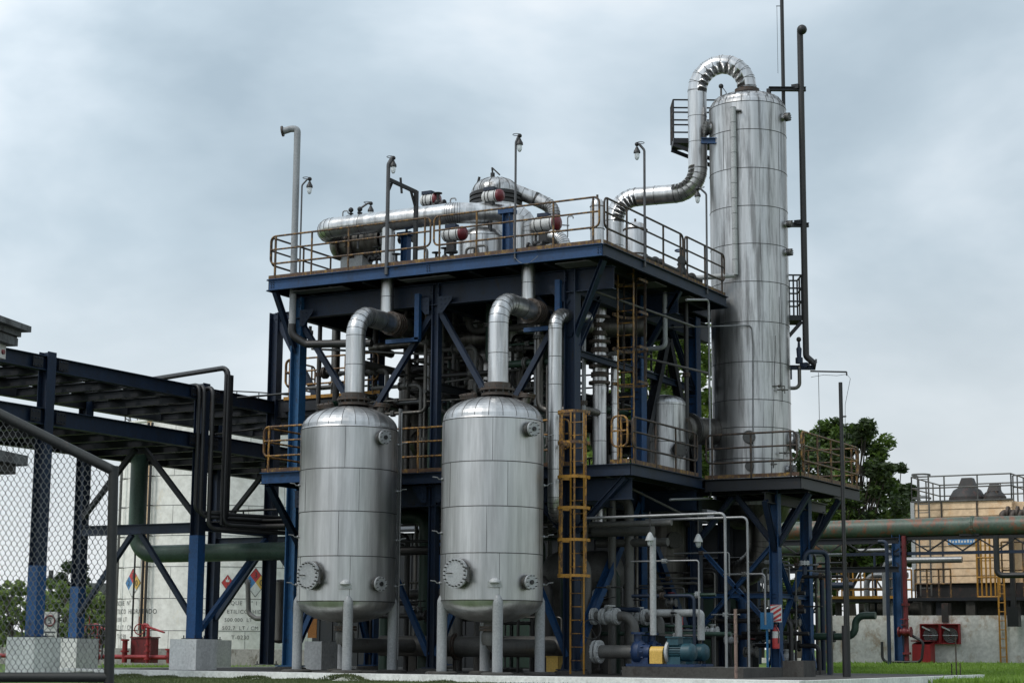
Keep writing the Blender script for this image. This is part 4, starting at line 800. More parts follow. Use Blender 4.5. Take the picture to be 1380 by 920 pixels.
# random process piping: real runs between the levels
rnd = random.Random(11)
for i in range(44):
    y = rnd.uniform(2.2, 8.6); x = rnd.uniform(-8.4, -2.4); r_ = rnd.choice((.025, .035, .05, .08, .11)); z = rnd.choice((rnd.uniform(6.3, 7.2), rnd.uniform(7.4, 8.9))); L = rnd.uniform(1.5, 4.5); k = rnd.random()
    x2 = max(-8.8, min(-2.2, x+rnd.choice((-1, 1))*L))
    if k < .4: pts = [(x, y, z), (x2, y, z), (x2, y, rnd.choice((ZM, 9.2)))]
    elif k < .75: pts = [(x, y, ZM), (x, y, z), (x2, y, z), (x2, min(8.8, y+1.2), z)]
    else: pts = [(x, max(1.5, y-2), z), (x, 8.8, z)]
    pipe('thin process pipe threading the gloom between mid deck and top deck', pts, r_, rnd.choice(('dpipe', 'dpipe', 'pipe', 'dull')), r_*3, group='process pipes between the decks', n=8, name='process_pipe')
for i in range(44):
    y = rnd.uniform(2.0, 8.6); x = rnd.uniform(-8.2, -.3); r_ = rnd.choice((.025, .035, .05, .07, .11)); z = rnd.choice((rnd.uniform(2.9, 4.1), rnd.uniform(1, 2.6))); L = rnd.uniform(1.5, 5); k = rnd.random(); x2 = max(-8.8, min(.2, x+rnd.choice((-1, 1))*L))
    if k < .5: pts = [(x, y, z), (x2, y, z), (x2, y, 0.0)]
    elif k < .8: pts = [(x, y, 0), (x, y, z), (x2, y, z), (x2, min(8.8, y+1.5), z)]
    else: pts = [(x, y, 0), (x, y, ZM-.3)]
    pipe('thin process pipe in the shadows beneath mid deck', pts, r_, rnd.choice(('dpipe', 'dpipe', 'pipe', 'dgreen', 'dull')), r_*3, group='process pipes beneath mid deck', n=8, name='process_pipe')

rq = random.Random(77)
for i in range(26):
    left = i % 2; px = rq.uniform(415, 600) if left else rq.uniform(610, 760); yv = rq.uniform(1.6, 4.2); q = at(px, rq.uniform(430, 560), 'y', yv); r_ = rq.choice((.03, .045, .06, .09)); L = rq.uniform(.7, 2.2)*rq.choice((-1, 1)); x2 = max(-8.8, min(-1.6, q.x+L)); zt_ = min(8.6, q.z)
    pts = rq.choice(([(q.x, yv, zt_), (x2, yv, zt_), (x2, yv, ZM)], [(q.x, yv, ZM), (q.x, yv, zt_), (q.x, yv+1.6, zt_)], [(q.x, yv, 9.1), (q.x, yv, zt_), (x2, yv, zt_), (x2, yv+1.0, zt_)]))
    pipe('flanged service pipe behind the two silver outlet pipes, %s bay' % ('left' if left else 'right'), pts, r_, rq.choice(('pipe', 'dpipe', 'conduit', 'dull', 'dgreen')), r_*3, group='service pipes in the %s bay above mid deck' % ('left' if left else 'right'), n=10, name='service_pipe', flanges=((0, .35), (1, .5)), fr=1.8, fmat=rq.choice(('pipe', 'flange')))
for i, (px, py, yv, r_) in enumerate(((500, 500, 2.4, .08), (545, 520, 2.0, .07), (618, 470, 2.2, .08), (725, 520, 2.8, .08), (455, 520, 2.6, .07), (700, 470, 3.2, .07))):
    q = at(px, py, 'y', yv); wheelvalve((q.x, yv, q.z), r_, ['valve on a thin riser right of the left outlet pipe', 'second valve right of the left outlet pipe, lower', 'valve left of the right outlet pipe', 'valve between the right outlet pipe and slim downcomer', 'valve left of the left outlet pipe', 'small valve right of the right outlet pipe, high up'][i], 'dred' if i == 3 else 'dpipe', mat='pipe'); tag(MB().tube([(q.x-1.0, yv, q.z), (q.x-r_*2, yv, q.z)], r_*.7, 10).tube(fillet([(q.x+r_*2, yv, q.z), (q.x+.5, yv, q.z), (q.x+.5, yv, ZM)], .15, 4), r_*.7, 10).build('service_pipe', 'pipe'), 'service pipe holding a wheel valve above mid deck', 'pipe', 'pipes holding the upper wheel valves')
# ================================================================== ground level equipment
n = at(1028, 700, 'y', 6.2)
BY = TY-.35; BX = at(1028, 700, 'y', BY).x; zb2 = at(1020, 772, 'y', BY).z; xl = at(925, 780, 'y', BY).x
cladpipe('very fat ribbed duct sweeping from under silver column toward lower vessel', [(BX, BY, 4.2), (BX, BY, zb2), (xl, BY, zb2-.03)], .38, 'dull', .95, step=.9, seg=10, n=28, name='bottom_duct')
m = MB()
for f in (0, .08): m.disc((xl-.03+f, BY, zb2-.03), (1, 0, 0), .47, .05, 30)
m.bolts((xl+.01, BY, zb2-.03), (1, 0, 0), .43, 18, .016, .2); tag(m.build('flanged_joint', 'flange'), 'large bolted flange at end of the fat ribbed duct', 'flange')
upright(893, 655, 775, 7.6, 62, 'tall dull vessel low under mid deck beside fat ribbed duct', 'dull', 'dome', nz=((.3, at(915, 729, 'y', 7.6).z, .22),), seams=1, zb=1.4)
# horizontal grey tank
a0 = at(735, 780, 'y', 3.6); a1 = at(838, 780, 'y', 3.6); zc2 = at(790, 775, 'y', 3.6).z
n = thing('horizontal_tank', 'grey horizontal tank lying in shade behind the foot of caged ladder', 'tank', ((a0.x+a1.x)/2, 3.6, 0)); L = a1.x-a0.x
MB().lathe((a0.x, 3.6, zc2), [(0, 0), (.3, .05), (.52, .18), (.6, .4), (.6, L-.4), (.52, L-.18), (.3, L-.05), (0, L)], 36, (1, 0, 0)).build('shell', 'pipe', n)
for f in (.45, L-.7): MB().box(a0.x+f, a0.x+f+.25, 3.2, 4.0, 0, zc2-.45).build('saddle', 'dconc', n)
# big header along the floor
hx0 = at(560, 878, 'y', 1.9); hx1 = at(756, 882, 'y', 1.9); hz2 = .62
pipe('fat dim header running low behind the legs of both silver vessels', [(v1[0]-1.0, 1.9, hz2), (hx1.x+.2, 1.9, hz2)], .25, 'pipe', n=24, flanges=((0, .42), (0, .62)), fr=1.35, name='header_pipe')
for (cx, cy), nm in ((v1, 'left'), (v2, 'right')):
    m = MB().tube(fillet([(cx, cy, 1.2), (cx, cy, .62), (cx, 1.7, .62)], .3, 5), .17, 18); m.m = 1; m.disc((cx, cy, .98), (0, 0, 1), .27, .05, 24); m.disc((cx, cy, 1.04), (0, 0, 1), .27, .05, 24); m.m = 0; m.lathe((cx, cy, .84), [(.19, -.2), (.22, -.1), (.22, .05), (.17, .12)], 20)
    tag(m.build('bottom_outlet', ['pipe', 'flange']), 'bottom outlet elbow under the %s silver vessel' % nm, 'pipe')
a = at(618, 860, 'y', 2.0); pipe('stub pipe rising from fat low header between vessels', [(a.x, 1.9, hz2), (a.x, 1.9, 2.4)], .13, 'pipe', n=16)
# manifold in front (pumps group)
ym = 1.6; zman = at(820, 830, 'y', ym).z
A = at(796, 830, 'y', ym); B = at(852, 832, 'y', ym)
pipe('grey manifold pipe bending down above the pumps, left of the pair', [(A.x, ym, zman), (B.x+.05, ym, zman), (B.x+.05, ym, .75)], .115, 'pipe', .3, n=16, flanges=((0, .08), (0, .32), (0, .58)), fr=1.7, fmat='lgrey')
A2 = at(850, 832, 'y', 2.6); B2 = at(884, 834, 'y', 2.6); pipe('grey manifold pipe bending down above the pumps, right of the pair', [(A2.x, 2.6, zman), (B2.x+.1, 2.6, zman), (B2.x+.1, 2.6, .95)], .115, 'pipe', .3, n=16, flanges=((0, .1), (0, .5)), fr=1.7, fmat='lgrey')
wheelvalve((at(822, 829, 'y', ym).x, ym, zman), .11, 'pale flanged valve on the manifold left of the white lamp pole', 'dpipe', mat='lgrey')
wheelvalve((at(861, 829, 'y', 2.6).x, 2.6, zman), .10, 'pale flanged valve on the manifold just left of white lamp pole', 'dpipe', mat='lgrey')
A3 = at(905, 836, 'y', 2.8)
for px, yv, nm in ((905, 2.4, 'left'), (935, 2.4, 'right')):
    q = at(px, 838, 'y', yv); pipe('square-elbowed light grey branch above the %s pump motor' % nm, [(q.x-.55, yv, 1.42), (q.x+.18, yv, 1.42), (q.x+.18, yv, .8)], .085, 'lgrey', .06, n=14)
SU = at(800, 880, 'y', .9)
m = MB().tube([(SU.x+.1, .9, .52), (SU.x+.95, .9, .52)], .15, 18); m.lathe((SU.x+.95, .9, .52), [(.15, 0), (.085, .3), (.085, 1.0)], 18, (1, 0, 0)); m.m = 1
for x in (SU.x+.05, SU.x+.15, SU.x+1.9): m.disc((x, .9, .52), (1, 0, 0), .26, .06, 24)
m.bolts((SU.x+.1, .9, .52), (1, 0, 0), .22, 10, .018, .22); tag(m.build('suction_pipe', ['pipe', 'lgrey']), 'grey suction pipe with pale flange right of caged ladder foot', 'pipe')
m = MB().ring((SU.x+.08, .62, 1.02), (.485, -.875, 0), .22, .014, 22, 6).tube([(SU.x+.08, .62, 1.02), (SU.x+.08, .9, .8)], .02, 6); tag(m.build('handwheel', 'dpipe'), 'thin handwheel above the grey suction pipe flange', 'handwheel')
def pump(px, yv, sc, label, cpl=True):
    q = at(px, 880, 'y', yv); x = q.x; z = .52; n = thing('pump', label, 'pump', (x, yv, .22), 'motor pumps on the dark plinth')
    m = MB().lathe((x-.62, yv, z), [(0, 0), (.12, .0), (.24, .05), (.26, .12), (.26, .22), (.18, .28), (.16, .45)], 24, (1, 0, 0), (4,)); m.tube([(x-.5, yv, z), (x-.5, yv, z+.4)], .09, 14); m.disc((x-.5, yv, z+.42), (0, 0, 1), .16, .05, 18); m.bolts((x-.45, yv, z), (1, 0, 0), .2, 10, .018, .3); m.box(x-.6, x-.2, yv-.13, yv+.13, .26, .4); m.build('casing', 'pumpblue', n)
    if cpl: m = MB().tube([(x-.16, yv, z), (x+.16, yv, z)], .13, 16); m.box(x-.155, x+.155, yv-.13, yv+.13, z-.25, z); m.build('coupling_guard', 'syel', n)
    m = MB().tube([(x+.2, yv, z), (x+.72, yv, z)], .2*sc, 22)
    for k in range(22):
        a = 2*pi*k/22; m.beam((x+.24, yv+cos(a)*.215*sc, z+sin(a)*.215*sc), (x+.62, yv+cos(a)*.215*sc, z+sin(a)*.215*sc), .012, .035, (0, cos(a), sin(a)))
    m.box(x+.28, x+.6, yv-.16, yv+.16, .262, z-.1); m.build('motor', 'teal', n)
    MB().lathe((x+.62, yv, z), [(.245*sc, 0), (.25*sc, .2), (.2*sc, .27), (.0, .28)], 24, (1, 0, 0), (1,)).build('fan_cover', 'teal', n)
    MB().box(x+.28, x+.55, yv-.14, yv+.14, z+.2*sc, z+.2*sc+.16).box(x+.25, x+.58, yv-.17, yv+.17, z+.2*sc+.162, z+.2*sc+.19).build('terminal_box', 'teal', n)
    MB().box(x-.7, x+.95, yv-.22, yv+.22, .205, .262).build('skid', 'pumpblue', n)
pump(887, .9, .8, 'nearer teal motor pump with a bare yellow coupling guard'); pump(905, 2.3, .8, 'farther teal motor pump, its motor showing right of the nearer one')
pl0 = at(838, 905, 'y', .4); tag(MB().box(pl0.x, pl0.x+2.9, .4, 2.8, -.02, .2).build('plinth', 'dconc'), 'low dark concrete plinth under the teal motor pumps', 'plinth')
# lamp pole & under-deck lamps
a = at(880, 790, 'y', 1.2); zt3 = at(880, 724, 'y', 1.2).z; tag(MB().tube([(a.x, 1.2, .9), (a.x, 1.2, zt3)], .075, 14).build('upright_pipe', 'lgrey'), 'whitish upright pipe rising from the manifold under mid deck', 'pipe')
for px, py, nm in ((876, 722, 'left'), (941, 724, 'right')):
    q = at(px, py, 'y', .9 if px < 900 else 2.5); n = thing('bulkhead_lamp', '%s one of two white cone lamps hanging under mid deck' % nm, 'lamp', q)
    MB().tube([q+V3(0, 0, .1), q+V3(0, 0, .55)], .018, 6).build('drop_rod', 'dpipe', n); MB().lathe(q, [(.11, -.1), (.09, -.03), (.04, .07), (0, .1)], 18).build('shade', 'lgrey', n); MB().lathe(q-V3(0, 0, .24), [(0, 0), (.045, .02), (.06, .07), (.07, .14)], 14).build('lamp_glass', 'glass', n)
# posts with boxes and extinguisher
q = at(1046, 850, 'y', 5.3); n = thing('extinguisher', 'red fire extinguisher strapped to the blue post below its striped sign', 'extinguisher', (2.0, 5.3, 1.0))
zE = at(1046, 858, 'y', 5.3).z
MB().lathe((q.x, 5.27, zE-.28), [(0, 0), (.085, .01), (.09, .05), (.09, .42), (.06, .5), (.025, .53), (.025, .58)], 16, hard=(1,)).build('bottle', 'sred', n); MB().box(q.x-.08, q.x+.05, 5.25, 5.29, zE+.29, zE+.33).tube([(q.x+.02, 5.2, zE+.28), (q.x+.12, 5.17, zE+.1), (q.x+.1, 5.17, zE-.15)], .015, 6).build('valve_hose', 'black', n)
MB().lathe((q.x, 5.27, zE-.02), [(.0915, 0), (.0915, .16)], 16).build('label_band', 'signw', n)
n = thing('striped_sign', 'red and white striped board on the blue post above the fire extinguisher', 'sign', (2.0, 5.3, 1.6)); z0 = zE+.36
MB().box(q.x-.14, q.x+.14, 5.30, 5.33, z0, z0+.42).build('board', 'signw', n); m = MB()
for k in range(-1, 4):
    zz_ = z0+k*.13; m.add([(q.x-.138, 5.297, max(z0, min(z0+.418, zz_))), (q.x+.138, 5.297, max(z0, min(z0+.418, zz_+.16))), (q.x+.138, 5.297, max(z0, min(z0+.418, zz_+.225))), (q.x-.138, 5.297, max(z0, min(z0+.418, zz_+.065)))], [(0, 1, 2, 3)])
m.build('stripes', 'sred', n)
q = at(1033, 836, 'y', 5.1); tag(MB().box(q.x-.14, q.x+.14, 5.05, 5.2, q.z-.2, q.z+.2).box(q.x-.02, q.x+.02, 5.1, 5.16, -.01, q.z-.2).build('switch_box', 'lblue'), 'light blue switch box on a stalk left of the striped board', 'box')
q = at(992, 905, 'y', -1.2); tag(MB().tube([(q.x, -1.2, 0), (q.x, -1.2, at(991, 820, 'y', -1.2).z)], .038, 8).build('marker_post', 'wood'), 'slender pinkish post standing at slab edge before the pumps', 'post')
q = at(748, 893, 'y', 1.1); tag(MB().box(q.x-.15, q.x+.15, .95, 1.2, 0, .38).box(q.x-.16, q.x+.16, .94, 1.21, .382, .41).build('yellow_box', 'syel'), 'small yellow box on the slab left of caged ladder foot', 'box')
q = at(385, 845, 'y', 3.5); tag(MB().beam((at(421, 846, 'y', 3.2).x-.14, 3.2, at(421, 846, 'y', 3.2).z), (at(421, 846, 'y', 3.2).x+.14, 3.2, at(421, 846, 'y', 3.2).z), .02, .5).build('warning_sign', 'orange'), 'orange board glimpsed between left vessel leg and blue brace', 'sign')
for i, (px, w_, hh) in enumerate(((430, .55, .72), (560, .4, .5), (1075, .5, .35))):
    q = at(px, 895, 'y', 3.4); tag(MB().box(q.x-w_/2, q.x+w_/2, 3.1, 3.9, -.01, hh).build('concrete_block', 'ped' if i == 0 else 'dconc'), ['pale square concrete block right of blue left corner column', 'dark concrete block between the two silver vessels', 'dark low concrete block behind the column platform posts'][i], 'block')
q = at(870, 868, 'y', 4.4)
for i, (px, w_, py0_, py1_) in enumerate(((858, 14, 846, 872), (916, 9, 822, 850))):
    q = at(px, (py0_+py1_)/2, 'y', 4.6); r_ = w_/2*.0185; zt4 = at(px, py0_, 'y', 4.6).z
    tag(MB().lathe((q.x, 4.6, 0), [(0, 0), (r_, .01), (r_, zt4-.15), (r_*.7, zt4-.03), (0, zt4)], 18, hard=(1,)).build('red_cylinder', 'sred'), ['wider red cylinder standing behind the pumps', 'slimmer red cylinder standing behind the pump motors'][i], 'cylinder')
rq = random.Random(31)
for i in range(26):
    px = rq.uniform(800, 1085); yv = rq.uniform(1.4, 5.2) if px < 980 else rq.uniform(5.8, 8); q = at(px, rq.uniform(740, 870), 'y', yv); r_ = rq.choice((.02, .028, .04, .06)); L = rq.uniform(.5, 1.8); zl = max(.25, q.z-rq.uniform(.3, 1.6))
    pts = rq.choice(([(q.x, yv, q.z), (q.x+L, yv, q.z), (q.x+L, yv, zl)], [(q.x, yv, zl), (q.x, yv, q.z), (q.x+L*.4, yv+.6, q.z), (q.x+L*.4, yv+.6, 0)], [(q.x-L/2, yv, q.z), (q.x+L/2, yv, q.z)]))
    pipe('small bent service pipe in the tangle around the pumps', pts, r_, (rq.choice(('pipe', 'conduit', 'dpipe')) if r_ < .04 else rq.choice(('dpipe', 'dgreen', 'navy', 'dpipe'))), r_*3, group='small service pipes around the pumps', n=8, name='service_pipe', flanges=((0, .5),), fr=2.0, fmat=rq.choice(('pipe', 'flange', 'lgrey')))
for i, (px, py, yv, r_) in enumerate(((960, 850, 4.2, .07), (1072, 838, 6.8, .06), (985, 862, 6.2, .07), (905, 812, 3.6, .06), (808, 800, 3.0, .07), (1012, 878, 6.0, .08), (1060, 886, 6.9, .09))):
    q = at(px, py, 'y', yv); wheelvalve((q.x, yv, q.z), r_, ['small pale valve right of the pump motors', 'small valve right of the striped board', 'small valve left of the blue switch box', 'small valve above the pump motors', 'small valve behind the lower cage hoop', 'low valve under the blue switch box', 'low valve right of the extinguisher post foot'][i], 'dred' if i % 2 else 'dpipe', mat=('lgrey', 'pipe')[i % 2])
    tag(MB().tube([(q.x, yv, 0), (q.x, yv, q.z-r_)], r_*.5, 8).disc((q.x, yv, .1), (0, 0, 1), r_*1.5, .04, 12).build('valve_stand', 'dpipe'), 'short stand pipe holding a small valve', 'support', 'stand pipes of the small valves')
for i, (px, yv, zv, w_) in enumerate(((470, 4.6, 1.5, 'red'), (588, 3.2, 1.7, 'dpipe'), (1020, 7.0, .9, 'dpipe'), (1068, 7.6, .7, 'dpipe'), (1030, 6.2, 1.3, 'dpipe'), (566, 1.6, 1.35, 'dpipe'))):
    q = at(px, 860, 'y', yv); wheelvalve((q.x, yv, zv), .09, ['valve with red wheel behind the left silver vessel legs', 'dark valve between the two silver vessels, deeper in shade', 'dark valve low behind the blue switch box', 'dark low valve behind the fire extinguisher post', 'dark valve left of the striped board', 'dark valve above the fat low header between vessels'][i], w_, mat='dpipe')
    tag(MB().tube([(q.x-1.4, yv, zv), (q.x-.17, yv, zv)], .06, 10).tube(fillet([(q.x+.17, yv, zv), (q.x+.7, yv, zv), (q.x+.7, yv, 0)], .15, 4), .06, 10).build('process_pipe', 'dpipe'), 'dark flanged pipe holding a wheel valve near the ground', 'pipe', 'pipes holding the low wheel valves')
for i, (px, yv, col, r_, zt5) in enumerate(((825, 3.0, 'pipe', .10, 4.3), (848, 3.2, 'pipe', .12, 4.2), (520, 3.0, 'dgreen', .16, 4.3), (548, 2.6, 'dpipe', .07, 3.4), (790, 2.2, 'pipe', .13, 2.7), (735, 2.0, 'dpipe', .2, 2.2), (574, 2.9, 'dgreen', .2, 3.9), (1000, 7.4, 'blue', .11, 2.0), (965, 7.2, 'dpipe', .07, 2.6))):
    q = at(px, 800, 'y', yv); pipe(['upright pipe under mid deck behind cage hoops', 'second upright pipe under mid deck right of cage', 'dark green upright between the silver vessels', 'black thin upright between the silver vessels', 'grey upright pipe with bent head just right of ladder', 'dark upright beside right silver vessel lower part', 'dark green stack right of the left silver vessel', 'blue stub column under column platform', 'thin dark upright near right blue corner column'][i],
        [(q.x, yv, 0), (q.x, yv, zt5), (q.x-.7, yv, zt5)], r_, col, r_*2.5, n=14)
for i, (p0_, p1_, yv, r_, mt) in enumerate((((795, 707), (905, 707), 1.6, .07, 'pipe'), ((800, 716), (880, 716), 2.4, .13, 'pipe'), ((805, 732), (900, 732), 3.2, .1, 'pipe'), ((540, 742), (600, 742), 1.6, .11, 'dpipe'), ((760, 853), (985, 853), 3.4, .05, 'green'), ((930, 800), (1085, 800), 6.6, .05, 'dpipe'), ((985, 823), (1085, 823), 6.6, .06, 'dpipe'), ((1000, 853), (1090, 853), 6.8, .05, 'dpipe'))):
    A = at(*p0_, 'y', yv); B = at(*p1_, 'y', yv); B.z = A.z
    pipe(['straight pipe high under mid deck right of cage, topmost', 'fat straight pipe under mid deck behind topmost one', 'rear straight pipe under mid deck right of cage', 'dark pipe level between the silver vessels', 'green pipe running level behind the pumps', 'dark pipe level beneath column platform, upper', 'dark pipe level beneath column platform, middle', 'dark pipe level beneath column platform, lowest'][i], [A, B], r_, mt, n=12)
# ================================================================== pipe rack on the left
XR, XL = -11.5, -15.5; RT = 7.15; RB = 5.95
RK = thing('pipe_rack', 'dark blue two-level pipe rack on tall posts at the left, reaching toward the vessels', 'pipe rack', (-13.5, 0, .75))
PY = [(-5.7, XR), (0, XR), (-5.7, XL), (0.1, XL), (5.8, XL), (3.1, XR)]
for y, x in PY:
    tp = RT+.1 if y != 3.1 else 9.6; zb = .75 if y != 3.1 else .1
    m = MB().ibeam((x, y, zb), (x, y, tp), .28, .28, (1, 0, 0), .02); m.box(x-.22, x+.22, y-.22, y+.22, zb-.0, zb+.02)
    for s in (-1, 1):
        for u_ in (-1, 1): m.tube([(x+s*.18, y+u_*.18, zb), (x+s*.18, y+u_*.18, zb+.09)], .015, 6)
    m.m = 1
    m.build('post', ['navy', 'dpipe'], RK)
    if y <= 0.2: MB().box(x-.145, x+.145, y-.145, y+.145, zb+.02, zb+(1.6 if x == XR and y < -1 else 2.6 if x == XR else 1.35)).build('post_sleeve', 'sleeve', RK)
for x in (XR, XL):
    for z, h_ in ((RT-.17, .34), (RB-.2, .38)): MB().ibeam((x, -13, z), (x, 8.8, z), .2, h_).build('beam', 'navy' if x == XR else 'night', RK)
y = -12.6
while y < 8.6:
    MB().ibeam((XL+.1, y, RT-.22), (XR-.1, y, RT-.22), .14, .22).build('cross_beam', 'night', RK)
    MB().ibeam((XL+.1, y+.3, RB-.25), (XR-.1, y+.3, RB-.25), .14, .24).build('cross_beam', 'night', RK); y += 1.425
for y in (-.0, 5.8):
    MB().ibeam((XL+.15, y, 3.55), (XR-.15, y, 3.55), .16, .26).build('tie_beam', 'navy', RK); c_ = (XL+XR)/2
    for s in (-1, 1):
        MB().beam((c_+s*.15, y, 3.42), (c_+s*1.85, y, 1.35), .12, .12).build('brace', 'navy', RK); MB().beam((c_+s*.15, y, 5.65), (c_+s*1.85, y, 3.9), .12, .12).build('brace', 'night', RK)
MB().ibeam((XR, .15, 3.6), (XR, 3.0, 3.6), .14, .24).build('tie_beam', 'navy', RK)
MB().beam((XR, .2, .95), (XR, 2.9, 3.4), .12, .12, (1, 0, 0)).build('brace', 'blue', RK)
MB().beam((XR, 3.1, 9.5), (XR+1.4, 3.1, 7.2), .14, .14).build('brace', 'navy', RK); MB().ibeam((XR, 3.1, 9.5), (-9.2, 3.1, 9.5), .14, .2).build('tie_beam', 'navy', RK); MB().ibeam((XR, 3.1, 6.95), (-9.3, 3.1, 6.95), .14, .5).build('tie_beam', 'night', RK)
for y in (-5.7, 0):
    for z, h_ in ((RT-.17, .30), (RB-.2, .34)):
        for s in (-.42, .42):
            MB().box(XR+.101, XR+.115, y+s-.16, y+s+.16, z-h_/2+.03, z+h_/2-.03).build('splice_plate', 'night', RK)
            for a in (-.1, 0, .1):
                for b in (-.08, .08): MB().tube([(XR+.11, y+s+a, z+b), (XR+.14, y+s+a, z+b)], .014, 6).build('bolt', 'navy', RK)
rnd = random.Random(5)
for i in range(9):          # lines carried by the rack
    x = XL+.4+i*.40; r_ = rnd.choice((.05, .08, .11)); tag(MB().tube([(x, -13, RT-.10+r_), (x, 8.5, RT-.10+r_)], r_, 8).build('rack_pipe', 'black') if i % 2 else MB().tube([(x, -13, RB-.12+r_), (x, 8.5, RB-.12+r_)], r_, 8).build('rack_pipe', 'black'), 'dark pipe lying along upper tier of the rack' if i % 2 else 'dark pipe lying along lower tier of the rack', 'pipe', 'pipes carried by the rack, %s tier' % ('upper' if i % 2 else 'lower'))
for i, (x, w_, z) in enumerate(((-14.6, .5, RT-.1), (-12.4, .55, RT-.1), (-13.6, .7, RB-.1), (-12.2, .4, RB-.1))):
    m = MB().box(x-w_/2, x+w_/2, -13, 8.4, z, z+.015).box(x-w_/2, x-w_/2+.015, -13, 8.4, z+.017, z+.11).box(x+w_/2-.015, x+w_/2, -13, 8.4, z+.017, z+.11); tag(m.build('cable_tray', 'black'), ['dark cable tray on the upper rack tier, far side', 'dark cable tray on the upper rack tier, near side', 'wide dark cable tray on lower rack tier', 'narrow dark cable tray on lower rack tier near its edge'][i], 'cable tray')
for i, (y, x) in enumerate(((-5.7, XR), (0, XR), (.1, XL), (5.8, XL))):
    h_ = .42; m = MB().hexa([(x-h_, y-h_, -.16), (x+h_, y-h_, -.16), (x+h_, y+h_, -.16), (x-h_, y+h_, -.16), (x-h_, y-h_, .745), (x+h_, y-h_, .745), (x+h_, y+h_, .745), (x-h_, y+h_, .745)])
    tag(m.build('pedestal', 'ped'), ['pale concrete pedestal farthest left behind the mesh gate', 'pale pedestal standing just left of its twin, right of the gate', 'pale pedestal right of the leftmost one behind the mesh gate', 'pale pedestal half hidden behind its nearer twin'][i], 'pedestal')
# black conduits looping off the rack and dropping down the post
for i, (dx, dy, top, r_, xo) in enumerate(((.22, -.25, RT+.02, .05, -2.2), (.34, -.2, RT+.0, .05, -1.6), (.62, .35, RT+.45, .07, -3.3), (.78, .2, RT+.42, .055, -3.0), (.50, -.05, RT-.05, .06, -1.4))):
    x = XR+dx; y = -.15+dy
    cond(['leftmost thin black conduit dropping beside the rack post', 'second thin black conduit dropping beside the rack post', 'thick black conduit arching high over the rack edge', 'rightmost black conduit arching over the rack edge', 'grey-black conduit dropping in middle of the bundle'][i], [(x+xo, y+.6, top), (x, y, top+(.06 if i in (2, 3) else 0)), (x, y, 3.9-.1*i), (x+1.5, y+2.2, 3.85-.1*i)], r_, 'black' if i != 4 else 'dpipe', .2)
m = MB().beam((XR+.75, .12, RT+.3), (XR+.75, .12, 3.6), .3, .06, (1, 0, 0)); tag(m.build('cable_ladder', 'black'), 'upright black cable ladder behind the dropping conduits', 'cable ladder')
# thin rails between rack and structure
for i, (a_, b_) in enumerate((((268, 690), (378, 686)), ((268, 704), (382, 700)), ((270, 711), (385, 708)), ((320, 536), (398, 529)), ((290, 585), (352, 577)))):
    A = at(*a_, 'y', 1.0); B = at(*b_, 'y', 1.0); cond(['upper thin pipe between rack and left corner column', 'second thin pipe between rack and left corner column', 'dark tray pipe between rack and left corner column', 'high thin pipe from rack roof to the upper balcony', 'thin pipe ending at the left balcony rail'][i], [A, B], .028 if i != 2 else .06, 'dpipe' if i != 3 else 'black')
n = MB().tube(fillet([at(312, 688, 'y', .98), at(312, 706, 'y', .98), at(328, 706, 'y', .98), at(328, 688, 'y', .98)], .05, 2), .022, 6); tag(n.build('pipe_clip', 'black'), 'small square black bracket between the thin pipes', 'bracket')
# green pipe: down from the rack then right into the structure
yv = 1.9; g1 = at(185, 700, 'y', yv); gz = at(300, 744, 'y', yv).z
gp = [(g1.x, yv, 5.9), (g1.x, yv, gz), (-8.7, yv, gz)]
pipe('fat green pipe dropping from rack and turning right toward the left vessel', gp, .235, 'green', .62, n=28, flanges=((1, .35),), fr=1.12, fmat='green', seg=10)

# ================================================================== storage tank with signs
TD = 71.0; tc = at(297, 880, 'D', TD); TKR = 4.02; tcx, tcy = tc.x, tc.y; tz0 = .05; tz1 = 8.75
TK = thing('storage_tank', 'broad cream storage tank with hazard diamonds and faded lettering behind the pipe rack', 'tank', (tcx, tcy, 0))
m = MB().lathe((tcx, tcy, 0), [(TKR, tz0), (TKR, tz1), (TKR+.06, tz1), (TKR+.06, tz1+.08), (0, tz1+.5)], 96, hard=(1, 2, 3)); m.m = 1
zseam = [at(300, py, 'D', TD-4).z for py in (849.5, 806, 763, 721, 680, 640)]
for z in zseam: m.ring((tcx, tcy, z), (0, 0, 1), TKR+.0, .012, 96, 4)
for i in range(7):
    for k in range(9):
        a = k*2*pi/9+(i % 2)*.35; z0_ = ([tz0]+zseam)[i]; z1_ = (zseam+[tz1])[i]; m.tube([(tcx+TKR*cos(a), tcy+TKR*sin(a), z0_), (tcx+TKR*cos(a), tcy+TKR*sin(a), z1_)], .008, 4)
m.build('shell', ['tank', 'mseam' if 0 else 'fadeink'], TK)
for k in range(24):
    a = 2*pi*k/24
m = MB()
for z in (.45, 1.05): m.ring((tcx, tcy, tz1+z), (0, 0, 1), TKR-.1, .025, 60, 5)
for k in range(30): a = 2*pi*k/30; m.tube([(tcx+(TKR-.1)*cos(a), tcy+(TKR-.1)*sin(a), tz1), (tcx+(TKR-.1)*cos(a), tcy+(TKR-.1)*sin(a), tz1+1.05)], .02, 5)
m.build('roof_rail', 'dpipe', TK)
base_az = atan2(-fh.y, -fh.x)       # azimuth facing the photographer's side
vt_ = Vector((CAM.x-tcx, CAM.y-tcy)); base_az = atan2(vt_.y, vt_.x)
def taz(px): return base_az+math.asin(max(-.995, min(.995, (px-297)/(TKR*FPX/TD))))
def tz(py, px=300): 
    return at(px, py, 'D', TD-TKR*.9).z
def onT(az, s, z, off): a = az+s/TKR; return (tcx+(TKR+off)*cos(a), tcy+(TKR+off)*sin(a), z)
